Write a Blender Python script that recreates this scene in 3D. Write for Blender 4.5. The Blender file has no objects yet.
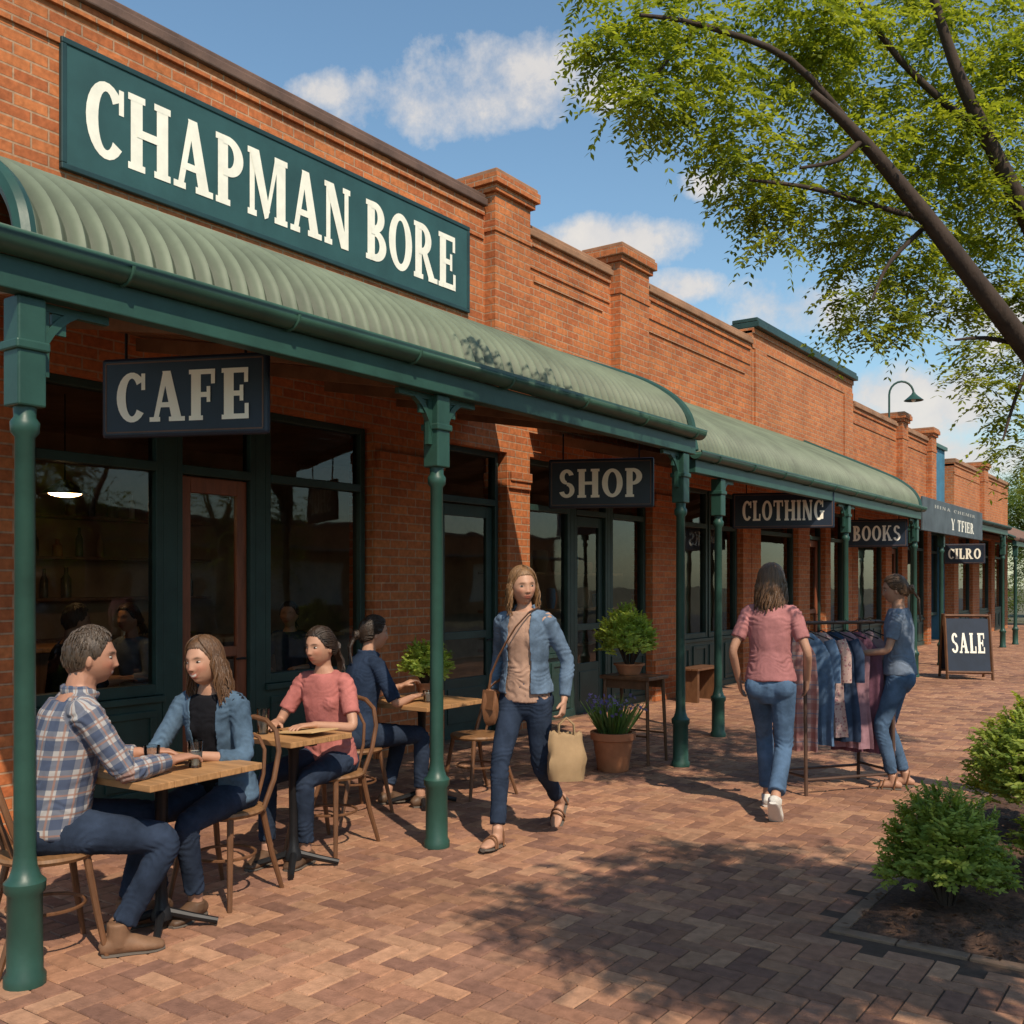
import bpy, bmesh, math, random
import numpy as np
from mathutils import Vector, Matrix, noise
R=math.radians; PI=math.pi
random.seed(7); rng=np.random.default_rng(5)
scene=bpy.context.scene; col=scene.collection
A=R(35.5); CA,SA=math.cos(A),math.sin(A); HC=1.6
def at(px,py,Z):
    u=(px-512)/1000*Z
    return Vector((u*CA-Z*SA, u*SA+Z*CA, HC-(py-583)/1000*Z))
V=Vector
# ------------------------------------------------------------------ materials
def newmat(name):
    m=bpy.data.materials.new(name); m.use_nodes=True
    nt=m.node_tree; nt.nodes.clear()
    out=nt.nodes.new('ShaderNodeOutputMaterial'); b=nt.nodes.new('ShaderNodeBsdfPrincipled')
    nt.links.new(b.outputs[0],out.inputs[0])
    return m,nt,b,out
def nd(nt,t,**k):
    n=nt.nodes.new(t)
    for a,v in k.items():
        if a.startswith('i_'): n.inputs[a[2:].replace('_',' ')].default_value=v
        else: setattr(n,a,v)
    return n
def mth(nt,op,a,b=None,c=None,clamp=False):
    n=nt.nodes.new('ShaderNodeMath'); n.operation=op; n.use_clamp=clamp
    for i,x in enumerate((a,b,c)):
        if x is None: continue
        if isinstance(x,(int,float)): n.inputs[i].default_value=x
        else: nt.links.new(x,n.inputs[i])
    return n.outputs[0]
def mixc(nt,f,a,b,mode='MIX'):
    n=nt.nodes.new('ShaderNodeMix'); n.data_type='RGBA'; n.blend_type=mode
    for i,x in ((0,f),(6,a),(7,b)):
        if isinstance(x,(int,float)): n.inputs[i].default_value=x
        elif isinstance(x,tuple): n.inputs[i].default_value=(*x[:3],1)
        else: nt.links.new(x,n.inputs[i])
    return n.outputs[2]
def bumpn(nt,b,h,strength,dist=.01):
    n=nt.nodes.new('ShaderNodeBump'); n.inputs['Strength'].default_value=strength; n.inputs['Distance'].default_value=dist
    nt.links.new(h,n.inputs['Height']); nt.links.new(n.outputs[0],b.inputs['Normal'])
def mat(name,c,rough=.6,var=.25,vs=5,bump=.0,bs=60,metal=0,spec=.4,stretch=None,emit=0,rib=0):
    m,nt,b,out=newmat(name)
    tc=nd(nt,'ShaderNodeTexCoord'); src=tc.outputs['Object']
    if stretch:
        mp=nd(nt,'ShaderNodeMapping'); mp.inputs['Scale'].default_value=stretch; nt.links.new(src,mp.inputs[0]); src=mp.outputs[0]
    n=nd(nt,'ShaderNodeTexNoise',i_Scale=vs,i_Detail=5,i_Roughness=.62); nt.links.new(src,n.inputs['Vector'])
    f=mth(nt,'MULTIPLY_ADD',n.outputs[0],2.2,-.6,clamp=True)
    lo=tuple(x*(1-var) for x in c); hi=tuple(min(1,x*(1+var)) for x in c)
    cc=mixc(nt,f,lo,hi)
    if rib:  # shade painted into the colour along the troughs of the corrugated sheet
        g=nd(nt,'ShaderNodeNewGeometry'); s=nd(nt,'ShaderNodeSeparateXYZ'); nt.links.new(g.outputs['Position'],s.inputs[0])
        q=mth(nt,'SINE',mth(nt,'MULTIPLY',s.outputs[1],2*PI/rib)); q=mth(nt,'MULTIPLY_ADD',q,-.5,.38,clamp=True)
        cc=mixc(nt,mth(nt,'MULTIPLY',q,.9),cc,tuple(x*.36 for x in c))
    nt.links.new(cc,b.inputs['Base Color'])
    b.inputs['Roughness'].default_value=rough; b.inputs['Metallic'].default_value=metal
    b.inputs['Specular IOR Level'].default_value=spec
    if bump:
        n2=nd(nt,'ShaderNodeTexNoise',i_Scale=bs,i_Detail=3); nt.links.new(src,n2.inputs['Vector'])
        bumpn(nt,b,n2.outputs[0],bump)
    if emit:
        b.inputs['Emission Color'].default_value=(*c,1); b.inputs['Emission Strength'].default_value=emit
    return m
def brickmat(name,c1,c2,mortar,dirt=.35):
    m,nt,b,out=newmat(name)
    g=nd(nt,'ShaderNodeNewGeometry'); s=nd(nt,'ShaderNodeSeparateXYZ'); nt.links.new(g.outputs['Position'],s.inputs[0])
    u=mth(nt,'ADD',s.outputs[0],s.outputs[1]); cb=nd(nt,'ShaderNodeCombineXYZ')
    nt.links.new(u,cb.inputs[0]); nt.links.new(s.outputs[2],cb.inputs[1])
    br=nd(nt,'ShaderNodeTexBrick',i_Scale=1.0)
    br.inputs['Brick Width'].default_value=.235; br.inputs['Row Height'].default_value=.080
    br.inputs['Mortar Size'].default_value=.0075; br.inputs['Mortar Smooth'].default_value=.25; br.inputs['Bias'].default_value=-.05
    br.inputs['Color1'].default_value=(*c1,1); br.inputs['Color2'].default_value=(*c2,1); br.inputs['Mortar'].default_value=(*mortar,1)
    nt.links.new(cb.outputs[0],br.inputs['Vector'])
    n=nd(nt,'ShaderNodeTexNoise',i_Scale=1.3,i_Detail=7,i_Roughness=.7); nt.links.new(g.outputs['Position'],n.inputs['Vector'])
    f=mth(nt,'MULTIPLY_ADD',n.outputs[0],2.4,-.75,clamp=True)
    c=mixc(nt,f,(1-dirt,1-dirt,1-dirt*.9),(1.12,1.08,1.05))
    n3=nd(nt,'ShaderNodeTexNoise',i_Scale=22,i_Detail=4); nt.links.new(g.outputs['Position'],n3.inputs['Vector'])
    c2_=mixc(nt,1.0,br.outputs['Color'],c,'MULTIPLY')
    k=mth(nt,'MULTIPLY_ADD',n3.outputs[0],1.0,.5); kk=nd(nt,'ShaderNodeCombineColor')
    for i in range(3): nt.links.new(k,kk.inputs[i])
    c3=mixc(nt,1.0,c2_,kk.outputs[0],'MULTIPLY')
    nt.links.new(c3,b.inputs['Base Color']); b.inputs['Roughness'].default_value=.85; b.inputs['Specular IOR Level'].default_value=.2
    h=mth(nt,'SUBTRACT',mth(nt,'MULTIPLY',n3.outputs[0],.5),br.outputs['Fac'])
    bumpn(nt,b,h,.8,.012)
    return m
def attrmat(name,rough=.7,var=.3,vs=30,trans=0,bump=0,bs=120,spec=.3):
    m,nt,b,out=newmat(name)
    a=nd(nt,'ShaderNodeAttribute',attribute_name='col'); c=a.outputs['Color']
    tc=nd(nt,'ShaderNodeTexCoord')
    if var:
        n=nd(nt,'ShaderNodeTexNoise',i_Scale=vs,i_Detail=3); nt.links.new(tc.outputs['Object'],n.inputs['Vector'])
        k=mth(nt,'MULTIPLY_ADD',n.outputs[0],2*var,1-var); kk=nd(nt,'ShaderNodeCombineColor')
        for i in range(3): nt.links.new(k,kk.inputs[i])
        c=mixc(nt,1.0,c,kk.outputs[0],'MULTIPLY')
    nt.links.new(c,b.inputs['Base Color']); b.inputs['Roughness'].default_value=rough; b.inputs['Specular IOR Level'].default_value=spec
    if bump:
        n2=nd(nt,'ShaderNodeTexNoise',i_Scale=bs,i_Detail=3); nt.links.new(tc.outputs['Object'],n2.inputs['Vector']); bumpn(nt,b,n2.outputs[0],bump)
    if trans:
        t=nd(nt,'ShaderNodeBsdfTranslucent'); c2=mixc(nt,1.0,c,(1.7,1.55,.6),'MULTIPLY'); nt.links.new(c2,t.inputs[0])
        ms=nd(nt,'ShaderNodeMixShader'); ms.inputs[0].default_value=trans
        nt.links.new(b.outputs[0],ms.inputs[1]); nt.links.new(t.outputs[0],ms.inputs[2]); nt.links.new(ms.outputs[0],out.inputs[0])
    return m
def glassmat(name,tint=(.75,.8,.78),boost=1.0):
    m,nt,b,out=newmat(name); nt.nodes.remove(b)
    t=nd(nt,'ShaderNodeBsdfTransparent'); t.inputs[0].default_value=(*tint,1)
    g=nd(nt,'ShaderNodeBsdfGlossy'); g.inputs['Roughness'].default_value=.02
    fr=nd(nt,'ShaderNodeFresnel'); fr.inputs[0].default_value=1.5
    tc=nd(nt,'ShaderNodeTexCoord'); n=nd(nt,'ShaderNodeTexNoise',i_Scale=1.2,i_Detail=2); nt.links.new(tc.outputs['Object'],n.inputs['Vector'])
    bm=nd(nt,'ShaderNodeBump'); bm.inputs['Strength'].default_value=.06; bm.inputs['Distance'].default_value=.05; nt.links.new(n.outputs[0],bm.inputs['Height']); nt.links.new(bm.outputs[0],g.inputs['Normal'])
    f=mth(nt,'MULTIPLY',fr.outputs[0],boost,clamp=True)
    ms=nd(nt,'ShaderNodeMixShader'); nt.links.new(f,ms.inputs[0]); nt.links.new(t.outputs[0],ms.inputs[1]); nt.links.new(g.outputs[0],ms.inputs[2])
    nt.links.new(ms.outputs[0],out.inputs[0]); return m
def plaidmat(name,base,band,line,per=.075):
    m,nt,b,out=newmat(name)
    a=nd(nt,'ShaderNodeAttribute',attribute_name='pl'); s=nd(nt,'ShaderNodeSeparateXYZ'); nt.links.new(a.outputs['Vector'],s.inputs[0])
    def stripes(coord,lo,hi):
        f=mth(nt,'FRACT',mth(nt,'DIVIDE',coord,per))
        return mth(nt,'MULTIPLY',mth(nt,'GREATER_THAN',f,lo),mth(nt,'LESS_THAN',f,hi))
    cc=mixc(nt,mth(nt,'MULTIPLY',stripes(s.outputs[0],.1,.62),.68),base,band)
    cc=mixc(nt,mth(nt,'MULTIPLY',stripes(s.outputs[1],.1,.62),.68),cc,band)
    cc=mixc(nt,mth(nt,'MULTIPLY',stripes(s.outputs[0],.74,.84),.7),cc,line)
    cc=mixc(nt,mth(nt,'MULTIPLY',stripes(s.outputs[1],.74,.84),.7),cc,line)
    nt.links.new(cc,b.inputs['Base Color']); b.inputs['Roughness'].default_value=.9; b.inputs['Specular IOR Level'].default_value=.15
    return m
def floralmat(name,base,c1,c2,sc=28):
    m,nt,b,out=newmat(name); tc=nd(nt,'ShaderNodeTexCoord')
    v=nd(nt,'ShaderNodeTexVoronoi',i_Scale=sc); nt.links.new(tc.outputs['Object'],v.inputs['Vector'])
    f=mth(nt,'LESS_THAN',v.outputs['Distance'],.33); c=mixc(nt,f,base,c1)
    v2=nd(nt,'ShaderNodeTexVoronoi',i_Scale=sc*1.7); nt.links.new(tc.outputs['Object'],v2.inputs['Vector'])
    f2=mth(nt,'LESS_THAN',v2.outputs['Distance'],.2); c=mixc(nt,f2,c,c2)
    nt.links.new(c,b.inputs['Base Color']); b.inputs['Roughness'].default_value=.9; return m
def checkmat(name,base,band,line,per=.09):
    m,nt,b,out=newmat(name); tc=nd(nt,'ShaderNodeTexCoord'); s=nd(nt,'ShaderNodeSeparateXYZ'); nt.links.new(tc.outputs['Object'],s.inputs[0]); cc=base
    for o in (0,2):
        f=mth(nt,'FRACT',mth(nt,'DIVIDE',s.outputs[o],per)); cc=mixc(nt,mth(nt,'MULTIPLY',mth(nt,'LESS_THAN',f,.45),.6),cc,band)
        f2=mth(nt,'MULTIPLY',mth(nt,'GREATER_THAN',f,.68),mth(nt,'LESS_THAN',f,.78)); cc=mixc(nt,mth(nt,'MULTIPLY',f2,.7),cc,line)
    nt.links.new(cc,b.inputs['Base Color']); b.inputs['Roughness'].default_value=.9; return m

M={}
RIB=.105
M['brick']=brickmat('red_brick',(.54,.185,.066),(.40,.118,.045),(.44,.27,.165),.32)
M['brick2']=brickmat('old_brick',(.54,.195,.075),(.43,.140,.057),(.45,.29,.18),.25)
M['cap']=mat('cornice_paint',(.13,.075,.055),.7,.35,3,.2,40)
M['capstone']=mat('cap_stone',(.30,.155,.085),.8,.3,3,.25,40)
M['green']=mat('green_paint',(.022,.066,.050),.42,.25,4,.08,30)
M['greend']=mat('dark_green_paint',(.020,.046,.039),.45,.3,4,.08,30)
M['greenl']=mat('gutter_green',(.034,.085,.060),.4,.25,3,.05,30)
M['roof']=mat('weathered_rib_shade_sheet',(.150,.178,.120),.55,.35,1.8,.1,25,spec=.3,rib=RIB)  # weathered tone plus painted shade in the troughs
M['roof2']=mat('grey_sheet',(.13,.14,.135),.6,.3,1.6)
M['tile']=mat('brown_tile_roof',(.17,.10,.075),.8,.3,4)
M['lining']=mat('timber_lining',(.20,.105,.055),.6,.35,4,stretch=(1,8,1))
M['signgreen']=mat('sign_green',(.024,.074,.074),.55,.22,2.2,.08,25)
M['signframe']=mat('sign_frame',(.014,.042,.044),.5,.3,3)
M['cream']=mat('cream_letter',(.84,.80,.68),.6,.10,8)
M['dimcream']=mat('faded_letter',(.40,.40,.36),.7,.2,8)
M['navy']=mat('navy_board',(.010,.018,.036),.45,.35,3,.05,30)
M['white']=mat('white_line',(.93,.88,.75),.6,.04,6)
M['iron']=mat('dark_iron',(.02,.02,.022),.45,.3,8,metal=.5)
M['wood']=mat('table_wood',(.38,.20,.085),.5,.35,3,.1,40,stretch=(1.5,14,6))
M['seatwood']=mat('seat_wood',(.23,.115,.05),.45,.35,4,stretch=(2,10,2))
M['chairwood']=mat('chair_wood',(.14,.065,.032),.4,.35,6,stretch=(3,3,1))
M['doorwood']=mat('door_wood',(.23,.072,.034),.4,.3,3,stretch=(6,6,1))
M['rackwood']=mat('rack_dark_pole',(.09,.05,.035),.45,.3,6)
M['dark']=mat('dark_interior',(.34,.215,.125),.8,.5,1.2)
M['darkfloor']=mat('interior_floor',(.16,.10,.065),.5,.3,2)
M['glass']=glassmat('window_glass',(.90,.93,.90),1.45)
M['tumbler']=glassmat('tumbler_glass',(.90,.92,.92),1.8)
M['terra']=mat('terracotta',(.40,.160,.075),.8,.25,6,.15,40)
M['soil']=mat('mulch_soil',(.085,.045,.028),.95,.6,30,1.0,60)
M['kerb']=mat('kerb_edging',(.20,.125,.082),.9,.35,6,.3,60)
M['asphalt']=mat('asphalt',(.055,.052,.05),.9,.3,20,.4,120)
M['ground']=mat('bare_ground',(.11,.10,.06),.95,.3,1)
M['bark']=mat('bark',(.050,.032,.023),.9,.45,8,.9,30,stretch=(1,1,.3))
M['leaf']=attrmat('tree_leaves',.55,0,3,.52)
M['shrub']=attrmat('shrub_leaves',.55,0,10,.46)
M['paver']=attrmat('brick_paving',.85,.48,18,0,.4,90,.2)
M['skin']=attrmat('skin',.5,.08,30,0,.06,300,.35)
M['eye']=attrmat('eye',.2,0)
M['lamp']=mat('lamp_glow',(1,.58,.24),.5,.05,emit=26.0)
M['bag']=mat('paper_bag',(.34,.22,.115),.85,.2,5,.3,18)
M['leather']=mat('brown_leather',(.17,.075,.035),.5,.3,8,.1,50)
M['blue']=mat('blue_render',(.05,.17,.26),.7,.2,3)
M['bottle']=mat('bottle_mix',(.10,.09,.06),.25,.6,7)
M['plate']=mat('ceramic',(.7,.68,.62),.3,.05)
M['board']=mat('weathered_board',(.075,.095,.105),.8,.35,2.5)
def cloth(n,c,var=.3,vs=9,bump=.25,bs=350): return mat(n,c,.92,var,vs,bump,bs,spec=.1)
M['jean']=cloth('mid_denim',(.075,.125,.205),.5,6); M['jeand']=cloth('dark_denim',(.024,.035,.060),.5,6)
M['jacket']=cloth('denim_jacket',(.115,.165,.235),.48,8); M['jacket2']=cloth('denim_shirt',(.075,.120,.175),.48,8)
M['tan']=cloth('tan_knit',(.42,.26,.19),.2); M['pink']=cloth('rose_cotton',(.42,.145,.130),.28); M['rose']=cloth('dusty_rose',(.38,.160,.160),.28)
M['navycloth']=cloth('navy_cotton',(.022,.035,.066),.35); M['greyblue']=cloth('grey_blue_cotton',(.17,.21,.28),.25); M['black']=cloth('black_cotton',(.012,.012,.015),.3)
M['plaid']=plaidmat('plaid_flannel',(.37,.355,.35),(.030,.052,.11),(.28,.15,.11))
M['shoe']=mat('shoe_leather',(.10,.055,.032),.55,.3,10); M['sneaker']=mat('white_sneaker',(.62,.58,.53),.7,.12,10); M['boot']=mat('tan_boot',(.19,.10,.055),.7,.3,10)
M['sole']=mat('shoe_sole',(.10,.08,.065),.8,.2)
def hairmat(n,c): return mat(n,c,.42,.55,18,.4,60,spec=.5,stretch=(6,6,.7))
M['hbrown']=hairmat('brown_hair',(.105,.052,.024)); M['hdark']=hairmat('dark_hair',(.034,.020,.013)); M['hgrey']=hairmat('grey_brown_hair',(.065,.044,.030)); M['hblond']=hairmat('light_brown_hair',(.20,.105,.045))

# ------------------------------------------------------------------ mesh helpers
def Mw(o):
    m=Matrix.Identity(4)
    while o is not None: m=o.matrix_basis@m; o=o.parent
    return m
def loft(pts,rads,right=None,n=14,round_ends=True):
    pts=[V(p) for p in pts]; rads=[(r,r) if isinstance(r,(int,float)) else r for r in rads]
    if round_ends:
        t0=(pts[0]-pts[1]).normalized(); t1=(pts[-1]-pts[-2]).normalized()
        a,b=rads[0]; e0=pts[0]+t0*min(a,b)*.55; c,d=rads[-1]; e1=pts[-1]+t1*min(c,d)*.55
        pts=[e0]+pts+[e1]; rads=[(a*.62,b*.62)]+rads+[(c*.62,d*.62)]
    vs=[];fs=[];m=len(pts); side=None
    for i,p in enumerate(pts):
        t=(pts[min(i+1,m-1)]-pts[max(i-1,0)]).normalized()
        if right is not None: ref=V(right[min(max(i-1,0),len(right)-1)]) if isinstance(right,list) else V(right)
        elif side is None: ref=V((1,0,0)) if abs(t.x)<.8 else V((0,1,0))
        else: ref=side
        side=(ref-t*ref.dot(t)).normalized(); up=t.cross(side)
        a,b=rads[i]
        for k in range(n):
            an=2*PI*k/n; vs.append(p+side*(a*math.cos(an))+up*(b*math.sin(an)))
    for i in range(m-1):
        for k in range(n):
            k2=(k+1)%n; fs.append((i*n+k,i*n+k2,(i+1)*n+k2,(i+1)*n+k))
    fs.append(tuple(range(n-1,-1,-1))); fs.append(tuple((m-1)*n+k for k in range(n)))
    return vs,fs
class MB:
    def __init__(s): s.v=[]; s.f=[]
    def add(s,v,f):
        o=len(s.v); s.v+=[tuple(p) for p in v]; s.f+=[tuple(i+o for i in q) for q in f]; return s
    def box(s,x0,x1,y0,y1,z0,z1):
        return s.add([(x0,y0,z0),(x1,y0,z0),(x1,y1,z0),(x0,y1,z0),(x0,y0,z1),(x1,y0,z1),(x1,y1,z1),(x0,y1,z1)],
              [(3,2,1,0),(4,5,6,7),(0,1,5,4),(1,2,6,5),(2,3,7,6),(3,0,4,7)])
    def obox(s,c,ax,ay,az):
        c=V(c);ax=V(ax);ay=V(ay);az=V(az)
        q=[c+ax*i+ay*j+az*k for k in(-1,1) for (i,j) in((-1,-1),(1,-1),(1,1),(-1,1))]
        return s.add(q,[(3,2,1,0),(4,5,6,7),(0,1,5,4),(1,2,6,5),(2,3,7,6),(3,0,4,7)])
    def tube(s,pts,r,n=8,right=None,re=False):
        if not isinstance(r,list): r=[r]*len(pts)
        return s.add(*loft(pts,r,right,n,re))
    def lathe(s,prof,c=(0,0,0),n=20,a0=0):
        vs=[];fs=[];m=len(prof)
        for r,z in prof:
            for k in range(n):
                a=a0+2*PI*k/n; vs.append((c[0]+r*math.cos(a),c[1]+r*math.sin(a),c[2]+z))
        for i in range(m-1):
            for k in range(n):
                k2=(k+1)%n; fs.append((i*n+k,i*n+k2,(i+1)*n+k2,(i+1)*n+k))
        fs.append(tuple(range(n-1,-1,-1))); fs.append(tuple((m-1)*n+k for k in range(n)))
        return s.add(vs,fs)
    def ell(s,c,r,n=16,m=10):
        pr=[(max(1e-4,math.sin(PI*i/m)),-math.cos(PI*i/m)) for i in range(m+1)]
        o=len(s.v); s.lathe(pr,(0,0,0),n)
        for i in range(o,len(s.v)):
            p=s.v[i]; s.v[i]=(c[0]+p[0]*r[0],c[1]+p[1]*r[1],c[2]+p[2]*r[2])
        return s
    def build(s,name,m,parent=None,smooth=False,bevel=0,local=False,solid=0):
        me=bpy.data.meshes.new(name); vs=s.v
        if parent is not None and not local:
            im=Mw(parent).inverted(); vs=[tuple(im@V(p)) for p in vs]
        me.from_pydata(vs,[],s.f); me.materials.append(m)
        if smooth:
            me.polygons.foreach_set('use_smooth',[True]*len(me.polygons)); me.set_sharp_from_angle(angle=R(42))
        o=bpy.data.objects.new(name,me); col.objects.link(o); o.parent=parent
        if bevel:
            b=o.modifiers.new('bevel','BEVEL'); b.width=bevel; b.segments=2; b.limit_method='ANGLE'
        if solid:
            b=o.modifiers.new('solid','SOLIDIFY'); b.thickness=solid; b.offset=0
        return o
def tag(o,label=None,cat=None,group=None,kind=None):
    if label: o['label']=label
    if cat: o['category']=cat
    if group: o['group']=group
    if kind: o['kind']=kind
    return o
def thing(name,label,cat,loc=(0,0,0),rz=0,group=None,s=1):
    o=bpy.data.objects.new(name,None); col.objects.link(o); o.location=loc; o.rotation_euler=(0,0,rz); o.scale=(s,s,s)
    o.empty_display_size=.1
    return tag(o,label,cat,group)
def copy_tree(o,parent=None):
    c=o.copy(); col.objects.link(c)
    if parent is not None: c.parent=parent
    for ch in list(o.children): copy_tree(ch,c)
    return c

# ------------------------------------------------------------------ lettering
W_=.27; T_=.12
def rc(a,b,c,d): return [[(a,b),(c,b),(c,d),(a,d)]]
def ring(cx,cy,rx,ry,a0,a1,wx=None,wy=T_,n=20):
    wx=wx or W_-.01; q=[]
    for i in range(n):
        t0=R(a0+(a1-a0)*i/n); t1=R(a0+(a1-a0)*(i+1)/n)
        o=lambda t:(cx+rx*math.cos(t),cy+ry*math.sin(t)); w=lambda t:(cx+(rx-wx)*math.cos(t),cy+(ry-wy)*math.sin(t))
        q.append([w(t0),o(t0),o(t1),w(t1)])
    return q
def stem(x,w=W_,t=1,b=1):
    r=[rc(x,0,x+w,1)]
    if b: r.append(rc(x-.06,0,x+w+.06,.09))
    if t: r.append(rc(x-.06,.91,x+w+.06,1))
    return r
def glyph(ch):
    P=lambda *p:[list(p)]
    if ch=='C': return [ring(.44,.5,.44,.5,40,320),rc(.71,.64,.82,.97)],.84
    if ch=='G': return [ring(.44,.5,.44,.5,40,320),rc(.71,.64,.82,.97),rc(.6,.06,.83,.46),rc(.52,.40,.91,.48)],.92
    if ch=='O': return [ring(.46,.5,.46,.5,0,360,n=36)],.92
    if ch=='H': return stem(.06)+stem(.66)+[rc(.2,.45,.7,.56)],.99
    if ch=='A': return [P((.09,0),(.23,0),(.52,.97),(.38,1)),P((.36,1),(.59,1),(.92,0),(.64,0)),rc(.24,.28,.66,.38),rc(0,0,.30,.09),rc(.55,0,1.0,.09)],1.0
    if ch=='P': return stem(.06)+[ring(.33,.71,.42,.29,-90,90),rc(.2,.88,.33,1),rc(.2,.42,.33,.54)],.78
    if ch=='R': return stem(.06)+[ring(.33,.72,.40,.28,-90,90),rc(.2,.88,.33,1),rc(.2,.44,.33,.56),P((.31,.5),(.54,.5),(.92,0),(.64,0)),rc(.60,0,.99,.09)],.97
    if ch=='B': return stem(.06)+[ring(.33,.745,.36,.255,-90,90),ring(.33,.27,.43,.27,-90,90),rc(.2,.88,.33,1),rc(.2,.45,.33,.56),rc(.2,0,.33,.12)],.79
    if ch=='M': return stem(.08,.14)+stem(.86,.27)+[P((.06,1),(.34,1),(.66,.13),(.51,0)),P((.51,0),(.61,.04),(.94,1),(.82,1))],1.21
    if ch=='N': return stem(.08,.14,1,1)+stem(.70,.14,1,0)+[P((.04,1),(.33,1),(.84,0),(.58,0))],.94
    if ch in 'EF':
        r=stem(.06)+[rc(.2,.90,.73,1),rc(.2,.45,.60,.55),rc(.62,.71,.73,.95),rc(.50,.35,.60,.66)]
        if ch=='E': r+=[rc(.2,0,.75,.10),rc(.64,.05,.75,.30)]
        return r,.80
    if ch=='S': return [ring(.35,.735,.32,.265,15,270,.22),ring(.35,.27,.35,.27,-165,90,.22)],.72
    if ch=='L': return stem(.06)+[rc(.2,0,.70,.10),rc(.58,.05,.70,.34)],.73
    if ch=='T': return stem(.31,W_,0,1)+[rc(.02,.90,.87,1),rc(.02,.70,.12,.95),rc(.77,.70,.87,.95)],.89
    if ch=='I': return stem(.06),.39
    if ch=='K': return stem(.06)+[P((.28,.40),(.40,.40),(.80,1),(.66,1)),P((.40,.58),(.52,.66),(.96,0),(.68,0)),rc(.60,0,1.0,.09),rc(.58,.91,.90,1)],1.0
    if ch=='Y': return [P((0,1),(.29,1),(.56,.45),(.36,.4)),P((.90,1),(.77,1),(.43,.42),(.55,.42)),rc(.31,0,.58,.46),rc(.22,0,.67,.09)],.90
    return [],.38
def lettering(name,txt,c,ud,h,width,parent,m,n,gap=.09,vd=V((0,0,1))):
    c=V(c);ud=V(ud).normalized();n=V(n).normalized()
    tot=sum(glyph(k)[1] for k in txt)+gap*(len(txt)-1)
    sx=width/tot; x=0; mb=MB()
    for ch in txt:
        pcs,w=glyph(ch)
        for i,pc in enumerate(pcs):
            off=.003+.0005*i
            for poly in pc:
                mb.add([c+ud*((x+p[0])*sx-width/2)+vd*((p[1]-.5)*h)+n*off for p in poly],[tuple(range(len(poly)))])
        x+=w+gap
    return mb.build(name,m,parent)

# ------------------------------------------------------------------ camera, sun, sky
cam=bpy.data.cameras.new('camera'); co=bpy.data.objects.new('camera',cam); col.objects.link(co)
co.location=(0,0,HC); co.rotation_euler=(R(90),0,A); cam.lens=36*1000/1024; cam.sensor_width=36; cam.shift_y=71/1024; cam.clip_end=500
scene.camera=co
el=R(48); hx,hy=.90,-.52; hl=math.hypot(hx,hy); S=V((math.cos(el)*hx/hl,math.cos(el)*hy/hl,math.sin(el)))
sl=bpy.data.lights.new('sun','SUN'); sl.energy=4.7; sl.angle=R(.55); sl.color=(1,.87,.69)
so=bpy.data.objects.new('sun',sl); col.objects.link(so); so.rotation_euler=(-S).to_track_quat('-Z','Y').to_euler()
w=bpy.data.worlds.new('World'); scene.world=w; w.use_nodes=True; nt=w.node_tree; nt.nodes.clear()
out=nt.nodes.new('ShaderNodeOutputWorld'); bg=nt.nodes.new('ShaderNodeBackground'); nt.links.new(bg.outputs[0],out.inputs[0])
sky=nt.nodes.new('ShaderNodeTexSky'); sky.sky_type='NISHITA'; sky.sun_disc=False; sky.sun_elevation=el; sky.sun_rotation=math.atan2(hx,hy); sky.air_density=1.2; sky.dust_density=.6; sky.ozone_density=2.0
tc=nt.nodes.new('ShaderNodeTexCoord'); dirv=tc.outputs['Generated']
n1=nd(nt,'ShaderNodeTexNoise',i_Scale=14,i_Detail=7,i_Roughness=.64); nt.links.new(dirv,n1.inputs['Vector'])
nz=mth(nt,'MULTIPLY',n1.outputs[0],2.0)
tot=None
def dot3(v,k):
    n=nt.nodes.new('ShaderNodeVectorMath'); n.operation='DOT_PRODUCT'; nt.links.new(v,n.inputs[0]); n.inputs[1].default_value=k; return n.outputs['Value']
for px,py,ax,ay in [(440,102,95,27),(510,82,85,32),(325,92,26,14),(600,93,40,14),(614,242,62,22),(800,306,66,26),(710,185,24,12),(680,287,36,15),(895,390,70,22),(970,402,70,34),(965,455,80,20),(1150,330,120,60)]:
    c=(at(px,py,1)-V((0,0,HC))).normalized(); rgt=V((CA,SA,0)); rgt=(rgt-c*rgt.dot(c)).normalized(); up=rgt.cross(c)
    k=1000/math.sqrt(1+((px-512)/1000)**2+((py-583)/1000)**2)
    a=dot3(dirv,tuple(rgt*(k/ax))); b=dot3(dirv,tuple(up*(k/ay)))
    q=mth(nt,'MULTIPLY_ADD',mth(nt,'MULTIPLY_ADD',a,a,mth(nt,'MULTIPLY',b,b)),-.40,1.0)
    tot=q if tot is None else mth(nt,'MAXIMUM',tot,q)
tot=mth(nt,'MULTIPLY',mth(nt,'MAXIMUM',tot,0),mth(nt,'GREATER_THAN',dot3(dirv,(-SA,CA,0)),0))
mask=mth(nt,'MULTIPLY',mth(nt,'SUBTRACT',mth(nt,'ADD',tot,nz),1.50),1.9,clamp=True)
mask=mth(nt,'MULTIPLY',mask,mth(nt,'MULTIPLY',tot,3.5,clamp=True))
mask=mth(nt,'MULTIPLY',mask,.90)
shade=mixc(nt,mth(nt,'MULTIPLY_ADD',n1.outputs[0],2,-.5,clamp=True),(4.4,4.5,4.9),(6.7,6.2,5.6))
sk=mixc(nt,1.0,sky.outputs[0],(1.02,1.16,1.14),'MULTIPLY')
nt.links.new(mixc(nt,mask,sk,shade),bg.inputs[0]); bg.inputs[1].default_value=.130
scene.view_settings.view_transform='Standard'; scene.view_settings.look='None'; scene.view_settings.exposure=0

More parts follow.
